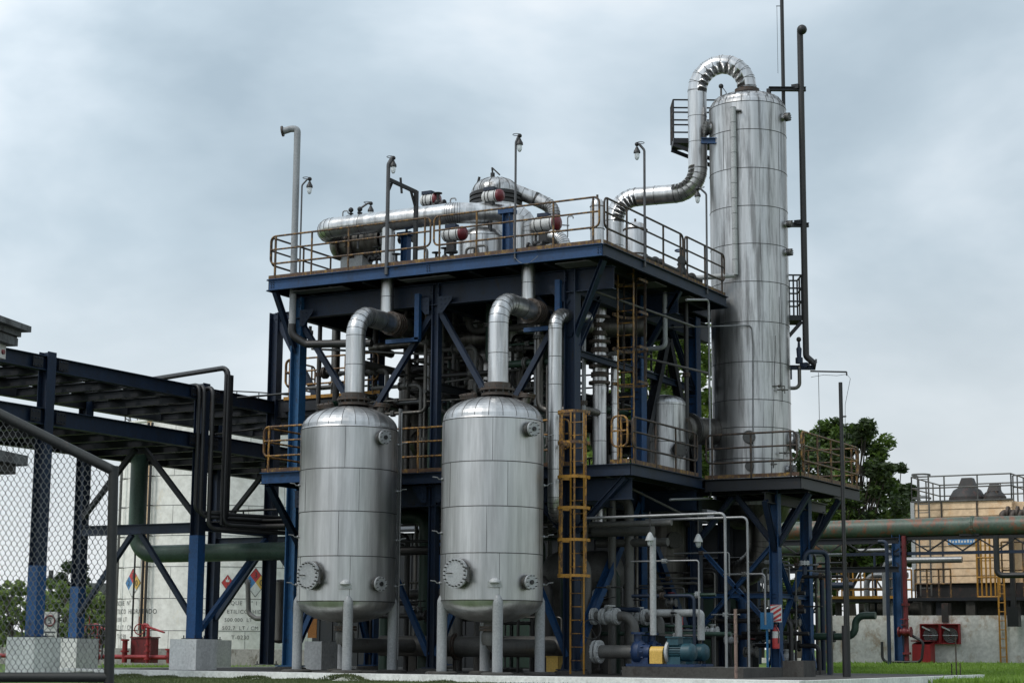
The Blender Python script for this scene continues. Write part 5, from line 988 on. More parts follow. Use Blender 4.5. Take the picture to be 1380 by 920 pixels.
def text_mesh(body, size):
    cu = bpy.data.curves.new('t', 'FONT'); cu.body = body; cu.size = size; cu.align_x = 'CENTER'; cu.resolution_u = 3; cu.space_character = 1.12
    o = bpy.data.objects.new('t', cu); COL.objects.link(o); dg = bpy.context.evaluated_depsgraph_get(); me = bpy.data.meshes.new_from_object(o.evaluated_get(dg))
    vs = [tuple(v.co) for v in me.vertices]; fs = [tuple(p.vertices) for p in me.polygons]; bpy.data.objects.remove(o); bpy.data.curves.remove(cu); bpy.data.meshes.remove(me); return vs, fs
def tank_text(px, py, body, size, wide=1.0):
    vs, fs = text_mesh(body, size); az = taz(px); z = tz(py); xs_f = sorted((min(vs[i][0] for i in f), max(vs[i][0] for i in f), f) for f in fs); grp = []; end = -99
    for a, b, f in xs_f:
        if a > end+size*.42: grp.append([])
        grp[-1].append(f); end = max(end, b)
    for g in grp: m = MB(); idx = sorted({i for f in g for i in f}); mp_ = {i: k for k, i in enumerate(idx)}; m.add([onT(az, vs[i][0]*wide, z+vs[i][1]-size*.35, .012) for i in idx], [tuple(mp_[i] for i in f) for f in g]); m.build('lettering', 'fadeink', TK)
def diamond(px, py, hw, hh, cols, txt=()):
    az = taz(px); z = tz(py); m = MB()
    def q(a, b, off=.014): return onT(az, a*hw, z+b*hh, off)
    if len(cols) == 1: m.m = 0; m.add([q(0, -1), q(1, 0), q(0, 1), q(-1, 0)], [(0, 1, 2, 3)])
    else:
        for i, (a, b) in enumerate(((0, .5), (.5, 0), (0, -.5), (-.5, 0))): m.m = i; m.add([q(a, b-.5), q(a+.5, b), q(a, b+.5), q(a-.5, b)], [(0, 1, 2, 3)])
    m.m = len(cols)
    c4 = [(0, -1.0), (1.0, 0), (0, 1.0), (-1.0, 0)]
    for i in range(4):
        a, b = c4[i], c4[(i+1) % 4]; m.add([q(*a, .02), q(*b, .02), q(b[0]*.95, b[1]*.95, .02), q(a[0]*.95, a[1]*.95, .02)], [(0, 1, 2, 3)])
    m.build('hazard_diamond', cols+['ink'], TK)
    for (ch, a, b, s_) in txt:
        vs, fs = text_mesh(ch, s_); m = MB(); m.add([onT(az, a*hw+v[0], z+b*hh+v[1]-s_*.35, .024) for v in vs], fs); m.build('diamond_digit', 'ink', TK)
for (cx_, sc) in ((321, 1.0), (170, 1.25)):
    tank_text(cx_-(4 if sc == 1 else 0), 812, 'TANQUE  N° 1', .20*sc); tank_text(cx_, 823.5, 'ALCOHOL  ETILICO  HIDRATADO', .20*sc, .98); tank_text(cx_-3, 834.5, '500.000  LT', .185*sc); tank_text(cx_, 845.5, '502,7  LT / CM', .19*sc); tank_text(cx_, 858, 'T-0230', .20*sc)
diamond(338, 784, .43, .53, ['sred', 'syel', 'signw', 'sblue'], (('3', 0, .5, .3), ('0', .5, 0, .3), ('2', -.5, 0, .3)))
diamond(303, 785, .22, .29, ['sred'], (('3', 0, -.3, .14),)); 
az = taz(303); z = tz(783); m = MB(); m.add([onT(az, a*.22, z+b*.29, .022) for a, b in ((-.28, -.1), (.28, -.1), (.3, .25), (.1, .1), (0, .6), (-.14, .12), (-.3, .3))], [(0, 1, 2, 3, 4, 5, 6)]); m.build('flame_symbol', 'signw', TK)
diamond(183, 785, .50, .53, ['sred', 'syel', 'signw', 'sblue'], (('3', 0, .5, .3), ('0', .5, 0, .3), ('2', -.5, 0, .3)))
for px, w_, mt in ((169, .05, 'pipe'), (191, .035, 'black'), (201.5, .05, 'black'), (206, .05, 'dpipe')):
    az = taz(px); o_ = .22; m = MB().tube([(tcx+(TKR+o_)*cos(az), tcy+(TKR+o_)*sin(az), .1), (tcx+(TKR+o_)*cos(az), tcy+(TKR+o_)*sin(az), tz1-.1)], w_, 8)
    for z in zseam: m.tube([(tcx+TKR*cos(az), tcy+TKR*sin(az), z), (tcx+(TKR+o_)*cos(az), tcy+(TKR+o_)*sin(az), z)], .02, 5)
    m.build('riser_pipe', mt, TK)
az = taz(197); MB().add([onT(az, s, z, .008) for s, z in ((-.13, .1), (.13, .1), (.13, tz1), (-.13, tz1))], [(0, 1, 2, 3)]).build('rust_streak', 'syel' if 0 else 'tan', TK)
# bent pipe before the tank
A = at(335, 778, 'y', 6.6); pipe('brownish pipe with a nozzle bending down before the cream tank', [at(327, 774, 'y', 9), at(334, 784, 'y', 9), at(335, 826, 'y', 9), at(345, 833, 'y', 9), at(374, 833, 'y', 9)], .075, 'pipe', .2, n=10, flanges=((3, .4),), fr=1.6)
q = at(379, 833, 'y', 5.0); upright(379, 780, 870, 5.0, 22, 'slender dull drum between left corner columns', 'dull', zb=.75, seams=0)
# bund wall around the tank, concrete
by = tcy-6.2
B0 = at(150, 880, 'y', by); B1 = at(372, 880, 'y', by)
tag(MB().box(B0.x-22, B1.x+9, by, by+.25, -.3, at(300, 874, 'y', by).z).build('bund_wall', 'conc'), 'low grey concrete wall along foot of the cream tank', 'wall')
# red fire-water line and monitors
ry = by-2.0; zr_ = .14; F0 = at(-40, 897, 'y', ry); F1 = at(232, 893, 'y', ry)
m = MB().tube([(F0.x, ry, zr_+.05), (F1.x, ry, zr_+.05)], .075, 12); tag(m.build('fire_main', 'red'), 'long red fire main lying along the grass before cream tank', 'pipe')
for i, (px, h_) in enumerate(((168, .75), (228, .45))):
    q = at(px, 880, 'y', ry); tag(MB().tube([(q.x, ry, 0), (q.x, ry, h_)], .09, 12).disc((q.x, ry, h_), (0, 0, 1), .14, .06, 14).disc((q.x, ry, h_*.5), (0, 0, 1), .14, .06, 14).build('hydrant_riser', 'red'), ['short red riser just right of the gate post', 'squat red riser left of the twin pedestals'][i], 'riser')
q = at(184, 884, 'y', ry); tag(MB().box(q.x-.42, q.x+.42, ry+.2, ry+.6, 0, .82).box(q.x-.46, q.x+.46, ry+.16, ry+.64, .822, .86).build('hose_box', 'dred'), 'dark red hose box standing on the fire main', 'box')
def monitor(px, label):
    q = at(px, 870, 'y', ry-.2); n = thing('fire_monitor', label, 'fire monitor', (q.x, ry-.2, 0)); x = q.x; y = ry-.2
    m = MB().tube([(x, y, 0), (x, y, 1.0)], .06, 12)
    for z in (.15, .45, .7, 1.0): m.disc((x, y, z*.85), (0, 0, 1), .11, .05, 16)
    m.build('riser', 'red', n); MB().tube(fillet([(x, y, 1.0), (x, y, 1.25), (x-.25, y, 1.25), (x-.22, y, 1.1)], .1, 4), .055, 12).build('swivel', 'red', n); MB().tube([(x-.1, y, 1.2), (x+.85, y-.2, 1.0)], .05, 10, r1=.03).build('barrel', 'red', n)
    MB().ring((x-.2, y-.2, 1.1), (.485, -.875, 0), .17, .02, 18, 5).tube([(x-.2, y-.25, 1.08), (x-.2, y-.25, 1.52)], .014, 5).build('handwheel', 'red', n)
monitor(199, 'red fire monitor with handwheel standing before the cream tank'); monitor(132, 'red fire monitor seen through the mesh gate beside a pedestal')
# small objects in the far left
q = at(67, 840, 'D', 50); n = thing('speed_sign', 'white board with a red ring and numeral 5 between the left pedestals', 'sign', (q.x, q.y, .2)); w_ = .16*2; s1 = rt
c0 = at(67, 842, 'D', 50); hw, hh = .20, .36
MB().hexa([c0-s1*hw-V3(0, 0, hh), c0+s1*hw-V3(0, 0, hh), c0+s1*hw-V3(0, 0, hh)+fh*.02, c0-s1*hw-V3(0, 0, hh)+fh*.02, c0-s1*hw+V3(0, 0, hh), c0+s1*hw+V3(0, 0, hh), c0+s1*hw+V3(0, 0, hh)+fh*.02, c0-s1*hw+V3(0, 0, hh)+fh*.02]).build('board', 'signw', n)
MB().tube([c0+s1*.23-V3(0, 0, 1.1), c0+s1*.23+V3(0, 0, .36)], .03, 8).build('post', 'black', n); MB().ring(c0-fh*.02+V3(0, 0, .12), fh, .135, .022, 24, 6).build('red_ring', 'dred', n)
vs, fs = text_mesh('5', .24); MB().add([c0-fh*.025+s1*v[0]+V3(0, 0, .12+v[1]-.085) for v in vs], fs).build('numeral', 'ink', n)
MB().add([c0-fh*.004+s1*a+V3(0, 0, b) for a, b in ((-.15, -.3), (.15, -.3), (.15, -.27), (-.15, -.27))], [(0, 1, 2, 3)]).add([c0-fh*.004+s1*a+V3(0, 0, b) for a, b in ((-.15, -.2), (.15, -.2), (.15, -.16), (-.15, -.16))], [(0, 1, 2, 3)]).build('lettering', 'ink', n)
m = MB(); A = at(112, 842, 'D', 62); B = at(150, 842, 'D', 62)
for i in range(8): p = A.lerp(B, i/7); m.tube([Vector((p.x, p.y, .1)), Vector((p.x, p.y, p.z))], .03, 5)
for z in (A.z, A.z-.35): m.tube([Vector((A.x, A.y, z)), Vector((B.x, B.y, z))], .03, 5)
tag(m.build('low_railing', 'black'), 'low dark railing behind the mesh gate near the red monitor', 'railing')
q0 = at(112, 800, 'D', 120); q1 = at(150, 800, 'D', 120); n = thing('shed', 'distant low grey-roofed shed beyond the hedge at far left', 'shed', (q0.x, q0.y, 0))
def obox(c, w, d, z0, z1):
    c = Vector(c); return MB().hexa([Vector((c.x, c.y, z))+rt*a+fh*b for z in (z0, z1) for a, b in ((0, 0), (w, 0), (w, d), (0, d))])
obox(q0, 6, 5, 0, q0.z).build('wall', 'bund', n); obox(q0-rt*.4-fh*.4, 6.8, 5.8, q0.z+.01, q0.z+.7).build('roof', 'roof', n)
for i, (px, pyt) in enumerate(((18, 788), (69, 768), (141, 806))):
    q = at(px, pyt, 'D', 110); m = MB().tube([(q.x, q.y, 0), (q.x, q.y, q.z)], .14, 8); m.beam((q.x-.8, q.y, q.z-.5), (q.x+.8, q.y, q.z-.5), .12, .12)
    tag(m.build('utility_pole', 'dpipe'), ['leftmost distant utility pole beyond the hedge', 'taller distant utility pole between the left pedestals', 'distant utility pole nearest the gate post'][i], 'utility pole')

# ================================================================== gate and guardhouse
GD = 16.0; gp_ = lambda px, py: at(px, py, 'D', GD)
G = thing('mesh_gate', 'dark pipe-framed gate leaf of wire mesh with a slanting top at the left edge', 'gate', gp_(150, 912))
tr = gp_(153, 634); br = gp_(147, 912); tl = gp_(-140, 488); bl_ = gp_(-140, 912)
MB().tube([tr+V3(0, 0, .04), br-V3(0, 0, .05)], .043, 14).build('end_post', 'gate', G); MB().tube([tl, tr], .045, 14).build('top_rail', 'gate', G); MB().tube([bl_, br], .042, 14).build('bottom_rail', 'gate', G); MB().tube([tl, bl_-V3(0, 0, .4)], .043, 14).build('end_post', 'gate', G)
MB().tube([gp_(154, 628), gp_(147, 900)], .02, 8)
rj = random.Random(2); m = MB(); cwx = 7.9; cwy = 13.2; Wm = lambda px, py: at(px, py, 'D', GD)
def lo_top(px): return 634+(px-153)*(634-488)/(153+140)+4
col = 0; px = -138
while px < 150:
    y = 908; pts = []; k = 0
    while y > lo_top(px):
        o = 1.55 if (k % 4 in (1, 2)) == (col % 2 == 0) else -1.55
        pts.append(Wm(px+o+rj.uniform(-.45, .45)+1.6*sin(y*.02+px*.01), y+rj.uniform(-.5, .5)+2.0*sin(px*.045+y*.008))+fwd*(.003 if k % 2 else -.003)); y -= cwy*.24 if k % 2 == 0 else cwy*.26; k += 1
    if len(pts) > 1: m.tube(pts, .0027, 4, False)
    px += cwx/2 * 1.0; col += 1
m.build('wire_mesh', 'wire', G)
# road edge strip under the gate
HD = 22.0; hc = at(42.5, 440, 'D', HD); d1 = Vector((-fh.x*1.0, -fh.y*1.0, 0)); 
ang = radians(12.5); d1 = -(fh*cos(ang)+rt*sin(ang)); d2 = -(rt*cos(ang)-fh*sin(ang))
GH = thing('guardhouse', 'weathered concrete eave of a guardhouse jutting in at the left edge above mesh gate', 'building', hc+d1*8)
def slab(c, L, W, z0, z1, mat, name, ins=0):
    c = Vector(c)+d1*ins+d2*ins; return MB().hexa([Vector((c.x, c.y, z))+d1*a+d2*b for z in (z0, z1) for a, b in ((0, 0), (0, W), (L, W), (L, 0))]).build(name, mat, GH)
zt6 = hc.z; pm = HD/FPX
slab(hc, 16, 6, zt6-8*pm, zt6, 'roof', 'roof'); slab(hc, 15.9, 5.8, zt6-16*pm, zt6-8*pm-.002, 'roof', 'fascia', .085); slab(hc, 15.8, 5.6, zt6-18*pm, zt6-16*pm-.002, 'dconc', 'drip_groove', .12); slab(hc, 15.7, 5.5, zt6-29*pm, zt6-18*pm-.002, 'roof', 'fascia', .11)
slab(hc, 7, 5.0, zt6-48*pm, zt6-29*pm-.002, 'bund', 'wall', .21)
slab(hc+d1*6.9, 8.6, 4.6, -.1, zt6-29*pm-.004, 'bund', 'wall', .3)
q = at(4.5, 474, 'D', 20.9)
MB().disc(q, (fh*sin(ang)-rt*cos(ang)), .03, .02, 12).build('red_button_lamp', 'dred', GH)
c3 = at(38, 614, 'D', HD); GC = slab(Vector((c3.x, c3.y, 0)), 15, 3.0, c3.z-14*pm, c3.z, 'roof', 'canopy'); slab(Vector((c3.x, c3.y, 0)), 14.9, 2.8, c3.z-26*pm, c3.z-14*pm-.002, 'dconc', 'canopy', .1)

# ================================================================== right background
YW = 30.0
w0 = at(1112, 829, 'y', YW); w1 = at(1380, 830, 'y', YW)
m = MB().box(w0.x, w1.x+12, YW, YW+.3, -.2, w0.z)
tag(m.build('bund_wall', 'bund'), 'long stained white bund wall in front of tan cooling tower', 'wall')
tag(MB().box(w0.x-8, w0.x-.002, YW-.3, YW+.0, -.2, at(1060, 886, 'y', YW).z).build('low_wall', 'bund'), 'low white kerb wall continuing left of the stained bund wall', 'wall')
# cooling tower
YC = 33.0
c0 = at(1231, 745, 'y', YC); c1 = at(1366, 745, 'y', YC); zt7 = at(1300, 675, 'y', YC).z; zb7 = at(1300, 785, 'y', YC).z
CT = thing('cooling_tower', 'big tan panelled cooling tower with railed roof behind white wall at right', 'cooling tower', ((c0.x+c1.x)/2, YC, 1.6))
m = MB(); rows = 11; hh_ = (zt7-zb7)/rows
for i in range(rows):
    z0_ = zb7+i*hh_
    m.hexa([(c0.x, YC-.03, z0_), (c1.x, YC-.03, z0_), (c1.x, YC+4, z0_), (c0.x, YC+4, z0_), (c0.x, YC, z0_+hh_-.004), (c1.x, YC, z0_+hh_-.004), (c1.x, YC+4, z0_+hh_-.004), (c0.x, YC+4, z0_+hh_-.004)])
m.build('casing', 'tan', CT)
m = MB().box(c1.x+.002, c1.x+6, YC+.25, YC+4, zb7, zt7-.06); m.build('casing', 'tan', CT)
for px in (1270, 1318): q = at(px, 730, 'y', YC-.05); MB().box(q.x-.03, q.x+.03, YC-.06, YC-.035, zb7, zt7).build('batten', 'dred' if 0 else 'flange', CT)
MB().box(c0.x-.05, c0.x+.1, YC-.07, YC-.032, zb7-.3, zt7+.02).build('corner_trim', 'lgrey', CT); MB().box(c0.x-.02, c1.x+.02, YC-.07, YC+.2, zt7, zt7+.06).build('roof_edge', 'pipe', CT)
MB().box(c0.x+.05, c1.x+6, YC+.1, YC+3.9, zb7-.55, zb7-.002).build('louvre_band', 'soot', CT); MB().box(c0.x-2.5, c1.x+9, YC+.75, YC+3.5, .1, zb7-.56).build('basin', 'dconc', CT)
for f in range(7): x = c0.x+.2+f*1.7; MB().box(x, x+.35, YC+.3, YC+.7, .1, zb7-.552).build('support_leg', 'dconc', CT)
q = at(1297, 729, 'y', YC-.05); MB().box(at(1278, 729, 'y', YC).x, at(1314, 729, 'y', YC).x, YC-.075, YC-.05, q.z-.12, q.z+.12).build('name_board', 'sblue', CT)
vs, fs = text_mesh('ALPINA', .17)
MB().add([(q.x+v[0]*1.25, YC-.082, q.z-.06+v[1]) for v in vs], fs).build('board_lettering', 'signw', CT) if 0 else None
# vague unreadable pale marks of the worn board
m = MB()
for i in range(9): x = q.x-.5+i*.115; m.box(x, x+.07, YC-.08, YC-.0765, q.z-.05, q.z+(.03 if i % 3 else .055))
m.build('worn_marks', 'signw', CT)
# roof rail, fans
RTL = thing('roof_railing', 'grey pipe railing around the roof of tan cooling tower', 'railing', (c0.x, YC, zt7)); zr2 = at(1300, 640, 'y', YC).z
def railrun(A, B, npost, n_):
    A = Vector(A); B = Vector(B)
    for f in (1, .55): m = MB().tube([A+V3(0, 0, (zr2-zt7)*f), B+V3(0, 0, (zr2-zt7)*f)], .028, 6); m.build('rail', 'pipe', n_)
    m = MB()
    for i in range(npost+1): p = A.lerp(B, i/npost); m.tube([p, p+V3(0, 0, zr2-zt7)], .03, 6)
    m.build('posts', 'pipe', n_)
railrun((c0.x, YC, zt7), (c1.x, YC, zt7), 3, RTL); railrun((c0.x, YC, zt7), (c0.x, YC+3.9, zt7), 4, RTL); railrun((c1.x, YC, zt7), (c1.x, YC+3.9, zt7), 4, RTL); railrun((c0.x, YC+3.9, zt7), (c1.x+6, YC+3.9, zt7), 8, RTL); railrun((c1.x, YC+.3, zt7-.05), (c1.x+6, YC+.3, zt7-.05), 5, RTL)
for i, (px, w_, pt) in enumerate(((1304, 46, 644), (1340, 30, 651))):
    q = at(px, 675, 'y', YC+2); D_ = 75; s = D_/FPX; zt8 = at(px, pt, 'y', YC+2).z; W_ = w_*s/2/.93
    n = thing('fan_motor', ['sooty fan stack and motor on the cooling tower roof, left of the two', 'smaller sooty motor on the cooling tower roof, right of the two'][i], 'fan', (q.x, YC+2, zt7))
    MB().lathe((q.x, YC+2, zt7), [(W_, 0), (W_*.95, .3), (W_*.72, (zt8-zt7)*.55), (W_*.55, (zt8-zt7)*.62), (0, (zt8-zt7)*.62)], 20, hard=(1, 3)).build('stack', 'soot', n)
    MB().hexa([(q.x-W_*.42, YC+1.7, zt7+(zt8-zt7)*.6), (q.x+W_*.5, YC+1.7, zt7+(zt8-zt7)*.6), (q.x+W_*.5, YC+2.3, zt7+(zt8-zt7)*.6), (q.x-W_*.42, YC+2.3, zt7+(zt8-zt7)*.6), (q.x-W_*.22, YC+1.8, zt8), (q.x+W_*.32, YC+1.8, zt8), (q.x+W_*.32, YC+2.2, zt8), (q.x-W_*.22, YC+2.2, zt8)]).build('motor_cover', 'soot', n)
    for k in range(3): MB().tube([(q.x-W_*.8+k*W_*.8, YC+1.6, zt7), (q.x-W_*.3+k*W_*.3, YC+1.7, zt7+(zt8-zt7)*.6)], .03, 6).build('strut', 'flange', n)
# ladder and cage on left of the cooling tower
def ladder(name, px, w_, y, z0, z1, mat, label, cage=False):
    q = at(px, 800, 'y', y); n = thing(name, label, 'ladder', (q.x, y, z0))
    for s in (0, w_): MB().beam((q.x+s, y, z0), (q.x+s, y, z1), .06, .03, (0, 1, 0)).build('stile', mat, n)
    z = z0+.3
    while z < z1: MB().tube([(q.x, y, z), (q.x+w_, y, z)], .018, 5).build('rung', mat, n); z += .32
    return n, q.x
n, x_ = ladder('wall_ladder', 1241, .42, YC-.5, zb7-.5, zr2, 'pipe', 'grey ladder with hoops on the left face of tan cooling tower')
for z in (zt7+.1, zr2, zt7-.9): hoop(x_-.02, x_+.44, YC-.5, z, 'pipe', n, .6)
n, x_ = ladder('wall_ladder', 1345.5, .22, YW-.12, .1, zb7+.1, 'yellow', 'yellow ladder leaning on the white bund wall at far right')
# yellow stairs/guards before the cooling tower
def ycage(px0_, px1_, pyt, pyb, y, nb, label, mat='yellow', tread=True):
    A = at(px0_, pyb, 'y', y); B = at(px1_, pyb, 'y', y); T_ = at(px0_, pyt, 'y', y); n = thing('guard_frame', label, 'railing', (A.x, y, A.z)); m = MB()
    for i in range(nb+1): x = A.x+(B.x-A.x)*i/nb; m.tube([(x, y, A.z), (x, y, T_.z)], .035, 6)
    m.build('upright_bars', mat, n)
    for f in (0, .5, 1) if nb < 5 else (0, .33, .66, 1): MB().tube([(A.x, y, A.z+(T_.z-A.z)*f), (B.x, y, A.z+(T_.z-A.z)*f)], .035, 6).build('rail', mat, n)
    return n
ycage(1318, 1348, 724, 804, YC-1.2, 5, 'tall yellow barred guard on the right half of cooling tower'); ycage(1234, 1282, 767, 806, YC-1.4, 3, 'low yellow rail frame before the left half of cooling tower', 'mrail')
ycage(1352, 1395, 730, 806, YC-1.0, 3, 'rusty guard frame at the far right edge of cooling tower', 'mrail')
q0 = at(1225, 805, 'y', YC-1.5); q1 = at(1395, 805, 'y', YC-1.5); tag(MB().box(q0.x, q1.x, YC-1.6, YC-.3, q0.z-.12, q0.z).box(q0.x+1, q0.x+1.2, YC-1.4, YC-1.2, .1, q0.z-.12).box(q1.x-1.2, q1.x-1, YC-1.4, YC-1.2, .1, q0.z-.12).build('catwalk', 'night'), 'dark catwalk slab along the foot of tan cooling tower', 'catwalk')
# left catwalk with yellow rails
a = at(1113, 806, 'y', 31.5); b = at(1209, 806, 'y', 31.5)
n = thing('catwalk', 'catwalk with yellowish rails between column platform and blue truss post', 'catwalk', (a.x, 31.5, .1)); MB().box(a.x, b.x, 31.5, 33.5, a.z-.15, a.z).build('floor', 'night', n)
for yv_, mt, px_t in ((31.5, 'mrail', 767), (33.4, 'yellow', 768)):
    zt9 = at(1150, px_t, 'y', yv_).z
    for f in (1, .66, .33): MB().tube([(a.x, yv_, a.z+(zt9-a.z)*f), (b.x, yv_, a.z+(zt9-a.z)*f)], .035, 6).build('rail', mt, n)
    for i in range(7): MB().tube([(a.x+(b.x-a.x)*i/6, yv_, a.z), (a.x+(b.x-a.x)*i/6, yv_, zt9)], .035, 6).build('post', mt, n)
for x in (a.x+.3, b.x-.3): MB().box(x-.1, x+.1, 32, 32.2, .1, a.z-.152).build('leg', 'dconc', n)
MB().box(a.x, b.x, 31.44, 31.49, a.z-.02, a.z+.09).build('kick_board', 'yellow', n)
# truss pipe bridge with green pipe
YB = 27.0
zt_top = at(1250, 725, 'y', YB).z; zt_bot = at(1250, 745, 'y', YB).z; bx0 = at(1085, 730, 'y', YB).x; bx1 = at(1380, 730, 'y', YB).x+8
TB = thing('truss_bridge', 'dark lattice truss bridge carrying the weathered green pipe at right', 'truss', (bx0, YB, 0))
MB().beam((bx0, YB, zt_top), (bx1, YB, zt_top), .12, .11).build('chord', 'black', TB); MB().beam((bx0, YB, zt_bot), (bx1, YB, zt_bot), .12, .11).build('chord', 'navy', TB)
xs_ = [at(px, 735, 'y', YB).x for px in (1212, 1228, 1248, 1256, 1274, 1295, 1303, 1320, 1340)]
m = MB(); st = (at(1274, 735, 'y', YB).x-at(1228, 735, 'y', YB).x)/2; x = at(1228, 735, 'y', YB).x-st*8; k = 0
while x < bx1-st: m.beam((x, YB, zt_top-.07 if k % 2 == 0 else zt_bot+.07), (x+st, YB, zt_bot+.07 if k % 2 == 0 else zt_top-.07), .06, .05); x += st; k += 1
m.build('lattice', 'black', TB)
q = at(1210.5, 800, 'y', YB); MB().ibeam((q.x, YB, .05), (q.x, YB, zt_top+.15), .28, .30, (1, 0, 0), .02).build('post', 'blue', TB)
q2 = at(1220, 800, 'y', YB-.1); m = MB().tube([(q2.x, YB-.1, .05), (q2.x, YB-.1, zt_top+.1)], .085, 12); m.m = 0
for z in (1.15, 2.2, .5): m.disc((q2.x, YB-.1, z), (0, 0, 1), .15, .08, 14)
tag(m.build('fire_riser', 'dred'), 'dark red fire riser pipe hugging the blue truss post', 'pipe')
q3 = at(1207, 845, 'y', YB-.3); wheelvalve((q3.x+.35, YB-.35, q3.z-.15), .11, 'dark red wheel valve on the riser beside blue truss post', 'red', mat='dred'); q4 = at(1222, 862, 'y', YB-.3)
m = MB().tube(fillet([(q4.x, YB-.2, 1.2), (q4.x+.6, YB-.3, .9), (q4.x+.5, YB-.3, .2), (q4.x-.9, YB-.3, .2), (q4.x-.9, YB-.3, .9)], .2, 4), .05, 8); tag(m.build('hose', 'black'), 'black hose looped at the foot of blue truss post', 'hose')
gz0 = at(1100, 714, 'y', YB+.1).z; gz1 = at(1378, 708, 'y', YB+.1); gr = 13*70/FPX*.9
pipe('long weathered green pipe with rust patches crossing before tan cooling tower', [(at(1000, 716, 'y', YB+.1).x, YB+.1, gz0), (bx1, YB+.1, gz0)], gr, 'ogreen', n=28, flanges=((0, .47),), fr=1.1, fmat='ogreen')
q = at(1307, 722, 'y', YB); tag(MB().box(q.x-.35, q.x+.35, YB-.1, YB+.3, zt_top+.06, zt_top+.22).build('pipe_shoe', 'black'), 'black shoe seating the weathered green pipe on its truss', 'pipe support')
pipe('pale green pipe passing lower behind the truss, left end', [(at(1090, 736, 'y', 30).x-3, 30, at(1110, 736, 'y', 30).z), (at(1137, 736, 'y', 30).x, 30, at(1110, 736, 'y', 30).z)], .33, 'ogreen', n=20)
pipe('upright pale green pipe behind the right post of column platform', [(at(1110, 800, 'y', 30).x, 30, .1), (at(1110, 800, 'y', 30).x, 30, at(1110, 740, 'y', 30).z)], .28, 'ogreen', n=20)
# thick black frame at far right
q = at(1342, 724, 'y', 26.5); q1 = at(1344, 775, 'y', 26.5); pipe('thick black pipe bending down at right edge before cooling tower', [(q.x, 26.5, zt_top), (q.x, 26.5, q1.z), (q.x+2.6, 26.5, q1.z)], .10, 'black', .2, n=12)
q = at(1367, 840, 'y', YW-.5); tag(MB().beam((q.x, YW-.5, at(1367, 838, 'y', YW-.5).z), (q.x, YW-.5, at(1367, 700, 'y', YW-.5).z), .18, .16, (1, 0, 0)).box(q.x-.2, q.x+.2, YW-.7, YW-.3, q.z-.1, q.z+.6).build('black_standpipe', 'black'), 'black standpipe ending above the wall at the far right', 'standpipe')
q = at(1274, 838, 'y', YW-.02); tag(MB().box(q.x-.12, q.x+.12, YW-.06, YW+.4, q.z, q.z+.7).build('spout', 'soot'), 'short black spout hanging over top of the white wall', 'spout')
# flanged pipes on cooling tower shoulder
for i, px in enumerate((1351, 1364, 1374)):
    q = at(px, 698, 'y', YC-.6); m = MB().tube(fillet([(q.x, YC-.6, q.z-.5), (q.x, YC-.6, q.z+.2), (q.x+.25, YC-.4, q.z+.2), (q.x+.3, YC+.3, q.z+.2)], .15, 4), .14, 14); m.disc((q.x, YC-.6, q.z-.1), (0, 0, 1), .24, .08, 20); m.disc((q.x+.2, YC-.5, q.z+.2), (1, 0, 0), .26, .08, 20)
    tag(m.build('inlet_elbow', 'flange'), ['leftmost rusty inlet elbow on cooling tower shoulder', 'middle rusty inlet elbow on cooling tower shoulder', 'rightmost rusty inlet elbow on cooling tower shoulder'][i], 'pipe')
# hose cabinets
for i, (px0_, px1_, py0_, py1_) in enumerate(((1240, 1266, 840, 867), (1267.5, 1292, 840, 867))):
    A = at(px0_, py1_, 'y', YW-.25); B = at(px1_, py0_, 'y', YW-.25); n = thing('hose_cabinet', ['red hose cabinet on white wall, left of the pair', 'red hose cabinet on white wall, right of the pair'][i], 'hose cabinet', (A.x, YW-.25, A.z), 'red hose cabinets on the bund wall')
    m = MB().box(A.x, B.x, YW-.04, YW-.01, A.z, B.z); 
    for a_, b_, c_, d__ in ((A.x, A.x+.03, A.z, B.z), (B.x-.03, B.x, A.z, B.z), (A.x+.032, B.x-.032, A.z, A.z+.03), (A.x+.032, B.x-.032, B.z-.03, B.z)): m.box(a_, b_, YW-.25, YW-.042, c_, d__)
    m.build('case', 'red', n); cx_ = (A.x+B.x)/2; cz_ = A.z+(B.z-A.z)*.42
    m = MB()
    for k in range(4): m.ring((cx_, YW-.13, cz_), (0, 1, 0), .09+.055*k, .026, 24, 6)
    m.build('hose_reel', 'pipe', n); MB().beam((cx_-.3, YW-.2, cz_+.32), (cx_, YW-.2, cz_+.18), .02, .05).tube([(cx_-.28, YW-.16, cz_), (cx_+.28, YW-.16, cz_)], .02, 6).build('nozzle', 'lgrey', n)
A = at(1233, 893, 'y', YW-.6); B = at(1257, 866, 'y', YW-.6); n = thing('red_bin', 'red slant-topped bin on the grass below the hose cabinets', 'bin', (A.x, YW-.6, 0)); MB().hexa([(A.x, YW-.9, .05), (B.x, YW-.9, .05), (B.x, YW-.35, .05), (A.x, YW-.35, .05), (A.x, YW-.9, B.z-.05), (B.x, YW-.9, B.z-.05), (B.x, YW-.35, B.z+.05), (A.x, YW-.35, B.z+.05)]).build('body', 'red', n); MB().box(A.x-.03, B.x+.03, YW-.95, YW-.3, B.z+.052, B.z+.1).build('lid', 'dred', n)
q = at(1289, 905, 'D', 48); tag(MB().tube([(q.x, q.y, -.1), (q.x, q.y, .98)], .018, 6).tube([(q.x+.1, q.y, -.1), (q.x+.1, q.y, .3)], .015, 6).tube([(q.x-.12, q.y, -.1), (q.x-.12, q.y, .28)], .015, 6).build('marker_rod', 'drail'), 'thin dark rod stuck in the grass below the hose cabinets', 'rod')
q = at(1329, 905, 'D', 50)
